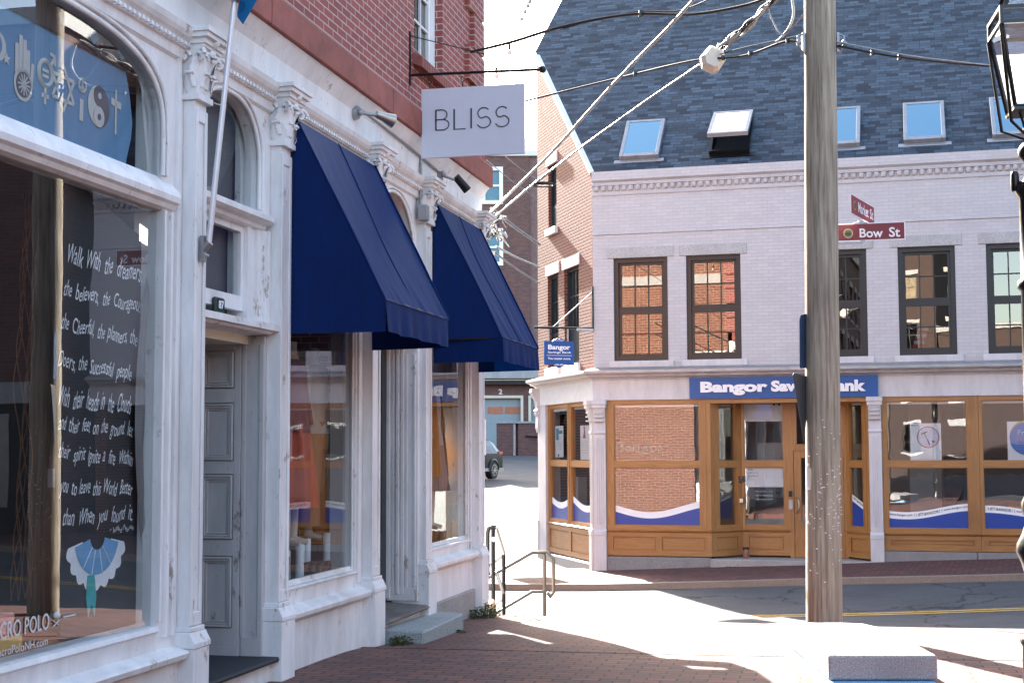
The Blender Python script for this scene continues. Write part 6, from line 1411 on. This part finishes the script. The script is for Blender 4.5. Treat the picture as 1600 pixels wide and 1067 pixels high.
# ================================================================ GRANITE BLOCK
FG=Fr((gp(1375,1067,0).x*.0+2.42,9.55,0),-1.5)
T=thing('granite_bench','pale granite slab bench on a sky-tinted base at the bottom of the view','bench',FG,(0,.8,0))
f=MB(); zt=.245
f.plan([(-.355,0),(.355,0),(.355,1.35),(.25,1.72),(.12,1.78),(-.30,1.80),(-.355,1.72)],.085,zt); sl_=f.build('slab',granite('granite_bench',(.46,.44,.43)),T,bevel=.012)
f=MB(); f.plan([(-.385,-.04),(-.35,-.08),(.355,-.08),(.355,1.7),(-.35,1.7),(-.385,1.6)],-.05,.080); f.build('base',plain('plinth_sky_sheen',(.22,.45,.66),.6,var=.08),T,bevel=.03)  # blue reflection of the sky put into the plinth colour

# ================================================================ STREET LAMP
YL=8.0; cl=pz(1629,700,YL); FL=Fr((cl.x,cl.y,0),-8.6)
zz=lambda y:pz(1600,y,YL).z
T=thing('street_lamp','black cast iron street lamp with glazed lantern at the right edge','street lamp',FL,(0,0,zf(cl.x,cl.y)))
f=MB(); prof=[(.16,-.1),(.16,.12),(.13,.18),(.125,zz(1010)),(.14,zz(1003)),(.135,zz(996)),(.10,zz(988)),(.092,zz(980)),(.092,zz(905)),(.105,zz(898)),(.12,zz(880)),(.145,zz(862)),(.14,zz(850)),(.115,zz(835)),(.10,zz(822)),(.085,zz(815)),(.11,zz(800)),(.112,zz(785)),(.09,zz(772)),(.085,zz(765)),(.085,zz(600)),(.082,zz(455)),(.10,zz(450)),(.10,zz(440)),(.082,zz(435)),(.078,zz(310)),(.10,zz(300)),(.10,zz(292)),(.05,zz(280)),(.045,zz(255)),(.075,zz(245)),(.08,zz(235)),(.06,zz(225)),(.03,zz(218)),(.05,zz(210)),(.05,zz(200))]
f.lathe([(r_*1.08,z_) for r_,z_ in prof],(0,0,0),28); f.build('post',M['black'],T)
f=MB(); z=zz(285); f.tube([(-.105,0,z+.0),(.30,0,z)],.012,8); f.lathe([(.02,-.055),(.024,-.04),(.024,.04),(.018,.055)],(-.105,0,zz(283)),10); f.build('ladder_bar',M['black'],T)
f=MB(); wt,wb=.185,.112; z0,z1=zz(172),zz(50); z2=zz(22)
def sq(w_,z): return [(-w_,-w_,z),(w_,-w_,z),(w_,w_,z),(-w_,w_,z)]
A0,A1=sq(wb,z0),sq(wt,z1)
for i in range(4): f.tube([A0[i],A1[i]],.012,4,smooth=False)
for i in range(4):
    f.tube([A0[i],A0[(i+1)%4]],.014,4,smooth=False)
    a,b_=A1[i],A1[(i+1)%4]
    m1=[(a[j]+b_[j])/2 for j in range(3)]
f.ring(-wt-.012,wt+.012,z1-.0,z2,.02,-wt-.015,-wt+.005); f.ring(-wt-.012,wt+.012,z1,z2,.02,wt-.005,wt+.015)
for s in (-1,1): 
    x=s*wt; f.box(x-.012,x+.008,-wt+.006,wt-.006,z2-.02,z2); f.box(x-.012,x+.008,-wt+.006,wt-.006,z1,z1+.02)
rt_=sq(wt-.03,z2+.01); rt2=sq(.07,z2+.30)
for i in range(4): f.tube([rt_[i],rt2[i]],.011,4,smooth=False)
f.box(-.08,.08,-.08,.08,z2+.29,z2+.33); f.lathe([(.05,0),(.07,.05),(.03,.12),(.012,.2)],(0,0,z2+.33),12)
f.box(-wb-.01,wb+.01,-wb-.01,wb+.01,z0-.02,z0)
ln=f.build('lantern_frame',M['black'],T)
f=MB(); 
for i in range(4):
    a,b_,c,e=A0[i],A0[(i+1)%4],A1[(i+1)%4],A1[i]; f.add([a,b_,c,e],[(0,1,2,3)]); f.add([rt_[i],rt_[(i+1)%4],rt2[(i+1)%4],rt2[i]],[(0,1,2,3)])
f.build('pane',glass('glass_lantern',(.85,.88,.9),.10,0,1,1.6),ln)
f=MB()
for sx in (-1,1):
    for sy_ in (-1,1):
        f.tube([(sx*(wt+.01),sy_*(wt+.01),z1),(sx*(wb+.03),sy_*(wb+.03),z0-.09),(sx*.02,sy_*.02,z0-.17)],.009,6)
for s in (-1,0,1): f.tube([(s*.08,-.05,z0-.01),(s*.03,0,z0-.15)],.008,6)
f.tube([(0,0,z0-.3),(0,0,z0)],.03,8)
f.build('cradle',M['black'],T)
f=MB()
for a_,b_ in ((2,3),(1,2)):
    a,b,c,e=[list(v) for v in (A0[a_],A0[b_],A1[b_],A1[a_])]
    k_=.80; c=[b[j]+(c[j]-b[j])*k_ for j in range(3)]; e=[a[j]+(e[j]-a[j])*k_ for j in range(3)]
    sh=[(v[0]*.96,v[1]*.96,v[2]+.005) for v in (a,b,c,e)]; f.add(sh,[(0,1,2,3)])
mfr,ntf,pf=mnew('glass_frosted'); tl_=N(ntf,'ShaderNodeBsdfTranslucent'); tl_.inputs[0].default_value=(.8,.8,.78,1); ntf.links.new(tl_.outputs[0],ntf.nodes['Material Output'].inputs[0])
f.build('frosted_pane',mfr,ln)
f=MB(); f.lathe([(.02,0),(.03,.05),(.022,.12),(.01,.15)],(0,0,z0),10); f.build('burner',M['steel'],T)

# ================================================================ BANK HANGING SIGN, POSTERS
FH=Fr(FB.o,15.5); hh=lambda x,y:FH.at(x,y)
bar0=hh(925,513); bar1=hh(834,510); st0=hh(924,457); st1=hh(862,511)
T=thing('hanging_sign','blue hanging bank sign with curved top and bottom on a corner bracket','sign',FH,(bar0[0]-.5,0,bar0[1]-.75))
f=MB(); f.tube([(-.02,0,bar0[1]),(bar1[0],0,bar1[1]-.02)],.022,8); f.tube([(-.02,0,st0[1]),(st1[0],0,st1[1]-.02)],.012,6,mi=1); f.box(-.03,.0,-.03,.03,bar0[1]-.06,hh(925,448)[1]); f.tube([(-.02,-.04,bar0[1]-.04),(-.35,-.04,bar0[1]-.03)],.03,6,mi=1); f.build('bracket',[M['iron'],M['cable_w']],T)
L,Rr=hh(847,0)[0],hh(893,0)[0]; zt=hh(870,533)[1]; zb=hh(870,570)[1]; zp=hh(870,528)[1]; zq=hh(870,574.5)[1]
f=MB(); xm=(L+Rr)/2; pts=[(L,zb),(xm-.12,zb)]+[(xm-.11+.22*i/8,zb-(zb-zq)*math.sin(math.pi*i/8)) for i in range(9)]+[(xm+.12,zb),(Rr,zb),(Rr,zt),(xm+.14,zt)]+[(xm+.13-.26*i/8,zt+(zp-zt)*math.sin(math.pi*i/8)) for i in range(9)]+[(xm-.14,zt),(L,zt)]
f.poly(pts,-.02,.02); bd=f.build('board',M['blue'],T)
W_=Rr-L; H_=zt-zb
f=MB(); f.text('Bangor',L+W_*.13,Rr-W_*.13,zb+H_*.58,zb+H_*.85,-.022,.003,.03); f.text('Savings Bank',L+W_*.12,Rr-W_*.10,zb+H_*.46,zb+H_*.57,-.022,.003,.015); f.box(L+W_*.08,Rr-W_*.08,-.024,-.0205,zb+H_*.385,zb+H_*.40); f.text('You matter more.',L+W_*.12,Rr-W_*.12,zb+H_*.22,zb+H_*.31,-.022,.003,.02)
f.text('BOW STREET',xm-.09,xm+.09,zt+.0,zt+.022,-.022,.003,.01); f.box(xm-.02,xm+.02,-.024,-.0205,zt+.03,zt+.055)
f.build('lettering',M['signwhite'],bd)
f=MB(); 
for k in (-1,1):
    f.tube([(xm+k*.045+.035*math.cos(a),-.023,zb-.0+.014*math.sin(a)) for a in [i*math.pi/6 for i in range(13)]],.004,4)
f.tube([(xm-.11,-.023,zb),(xm+.11,-.023,zb)],.003,4); f.build('ornament',M['signwhite'],bd)
for x,nm in ((L+.10,0),(Rr-.12,0)):
    f=MB(); z=zt
    while z<bar0[1]-.02: 
        f.tube([(x+.011*math.cos(a),.002,z+.018+.02*math.sin(a)) for a in [i*math.pi/4 for i in range(9)]],.005,4); z+=.034
    f.build('chain',M['cable_w'],T); f=MB(); f.tube([(x,0,zb-.12),(x,0,zb)],.006,5); f.build('hook',M['iron'],T)
def poster(fr,u0,u1,z0,z1,d,label,fn,g_='paper posters in the bank windows'):
    T=thing('poster',label,'poster',fr,((u0+u1)/2,d,z0),g_)
    f=MB(); f.box(u0,u1,d,d+.004,z0,z1); p=f.build('sheet',M['paper'],T); f=MB(); ms=fn(f,u0,u1,z0,z1,d-.003); f.build('print',ms,p)
def pr1(f,u0,u1,z0,z1,d):
    w_=u1-u0;h=z1-z0; cx,cz=u0+w_*.58,z0+h*.63; r=w_*.36
    f.text('Bangor',u0+w_*.05,u0+w_*.28,z1-h*.08,z1-h*.03,d-.001,0,.02,mi=0)
    def dc(r_,mi,dd): f.poly([(cx+r_*math.cos(2*math.pi*i/28),cz+r_*math.sin(2*math.pi*i/28)) for i in range(28)],dd,dd+.0006,mi)
    dc(r,1,d); dc(r*.93,2,d-.001)
    def seg(x0,z0_,x1,z1_,w2,mi):
        dx,dz=x1-x0,z1_-z0_; l=math.hypot(dx,dz); nx,nz=-dz/l*w2,dx/l*w2; f.poly([(x0+nx,z0_+nz),(x1+nx,z1_+nz),(x1-nx,z1_-nz),(x0-nx,z0_-nz)],d-.003,d-.0024,mi)
    seg(cx-r*.62,cz+r*.30,cx-r*.1,cz+r*.5,.010,3); seg(cx-r*.38,cz+r*.38,cx-r*.05,cz-r*.25,.006,3); seg(cx-r*.05,cz-r*.25,cx+r*.12,cz-r*.75,.010,0); seg(cx+r*.35,cz-r*.35,cx+r*.6,cz-r*.45,.014,3)
    for i in range(3): f.box(cx-r*.2,cx+r*.7,d-.002,d-.0014,cz+r*(.5-.3*i),cz+r*(.5-.3*i)+.003,4)
    f.text('Home Equity',u0+w_*.08,u0+w_*.52,z0+h*.25,z0+h*.29,d-.001,0,.0,mi=4); f.text('Line of Credit',u0+w_*.08,u0+w_*.54,z0+h*.18,z0+h*.22,d-.001,0,.0,mi=4)
    for i in range(3): f.text('terms and conditions apply to all',u0+w_*.08,u0+w_*.94,z0+h*(.12-.04*i),z0+h*(.14-.04*i),d-.001,0,0,mi=4)
    return [M['bluevinyl'],M['brightred'],plain('poster_lilac',(.62,.62,.72),.6,bst=0),plain('poster_brown',(.20,.10,.07),.6),plain('poster_grey',(.45,.5,.6),.6,bst=0)]
a,b_=FB.at(1423,720,.056),FB.at(1470,661,.056)
poster(FB,a[0],b_[0],a[1],b_[1],.056,'white poster with a hammer inside a red and blue ring, right bank window',pr1)
def pr2(f,u0,u1,z0,z1,d):
    w_=u1-u0;h=z1-z0; cx,cz=u0+w_*.62,z0+h*.55; r=w_*.55
    P=lambda r_,s:[(max(u0+.004,min(u1-.004,cx+r_*math.cos(2*math.pi*i/36))),cz+r_*math.sin(2*math.pi*i/36)+s) for i in range(36)]
    f.poly(P(r,.04),d,d+.0006,0); f.poly(P(r,0),d-.001,d-.0004,1); f.text('Free',cx-r*.5,cx+r*.35,cz+r*.25,cz+r*.55,d-.002,0,0,mi=2); f.text('A+',cx-r*.1,cx+r*.5,cz-r*.15,cz+r*.2,d-.002,0,.02,mi=3); f.poly([(cx-r*.42+.025*math.cos(i),cz+.025*math.sin(i)) for i in range(6)],d-.002,d-.0014,4)
    for i in range(3): f.text('with any account opened today',cx-r*.7,cx+r*.7,cz-r*(.35+.15*i),cz-r*(.27+.15*i),d-.002,0,0,mi=2)
    return [M['gold'],plain('poster_blue',(.04,.16,.50),.5,bst=0),plain('poster_pale',(.35,.5,.75),.6,bst=0),M['paper'],M['brightred']]
a,b_=FB.at(1575,719,.056),FB.at(1622,658,.056)
poster(FB,a[0],b_[0],a[1],b_[1],.056,'white poster with a big blue circle and orange arc at the right edge',pr2)
def pr3(f,u0,u1,z0,z1,d):
    w_=u1-u0;h=z1-z0; f.box(u0+w_*.1,u0+w_*.45,d-.001,d,z0+h*.55,z0+h*.92,0); f.box(u0+w_*.5,u0+w_*.9,d-.001,d,z0+h*.75,z0+h*.85,0)
    for i in range(4): f.text('open to all our neighbours',u0+w_*.15,u0+w_*.85,z0+h*(.45-.07*i),z0+h*(.48-.07*i),d-.001,0,0,mi=1)
    f.poly([(u0+w_*.4+.05*math.cos(i),z0+h*.06+.03*math.sin(i)) for i in range(6)],d-.001,d-.0005,2); return [plain('poster_teal',(.08,.28,.36),.6),M['bluevinyl'],M['leaf']]
a,b_=FS.at(868,714,.075),FS.at(880,665,.075)
poster(FS,a[0],b_[0],a[1],b_[1],.075,'narrow white poster with teal picture in the left pane of the bank side window',pr3)
def pr4(f,u0,u1,z0,z1,d):
    w_=u1-u0;h=z1-z0; x,z=u0+w_*.45,z0+h*.80; f.poly([(x-.09,z-.12),(x+.09,z-.12),(x+.05,z),(x+.02,z+.14),(x-.04,z+.12),(x-.02,z)],d-.001,d-.0005,0)
    for i in range(5): f.text('please wear a mask inside',u0+w_*.15,u0+w_*.85,z0+h*(.5-.08*i),z0+h*(.53-.08*i),d-.001,0,0,mi=0)
    return [plain('poster_pink',(.45,.05,.12),.6)]
a,b_=FS.at(907,718,.075),FS.at(921,664,.075)
poster(FS,a[0],b_[0],a[1],b_[1],.075,'narrow white notice with pink figure in the right pane of the bank side window',pr4)
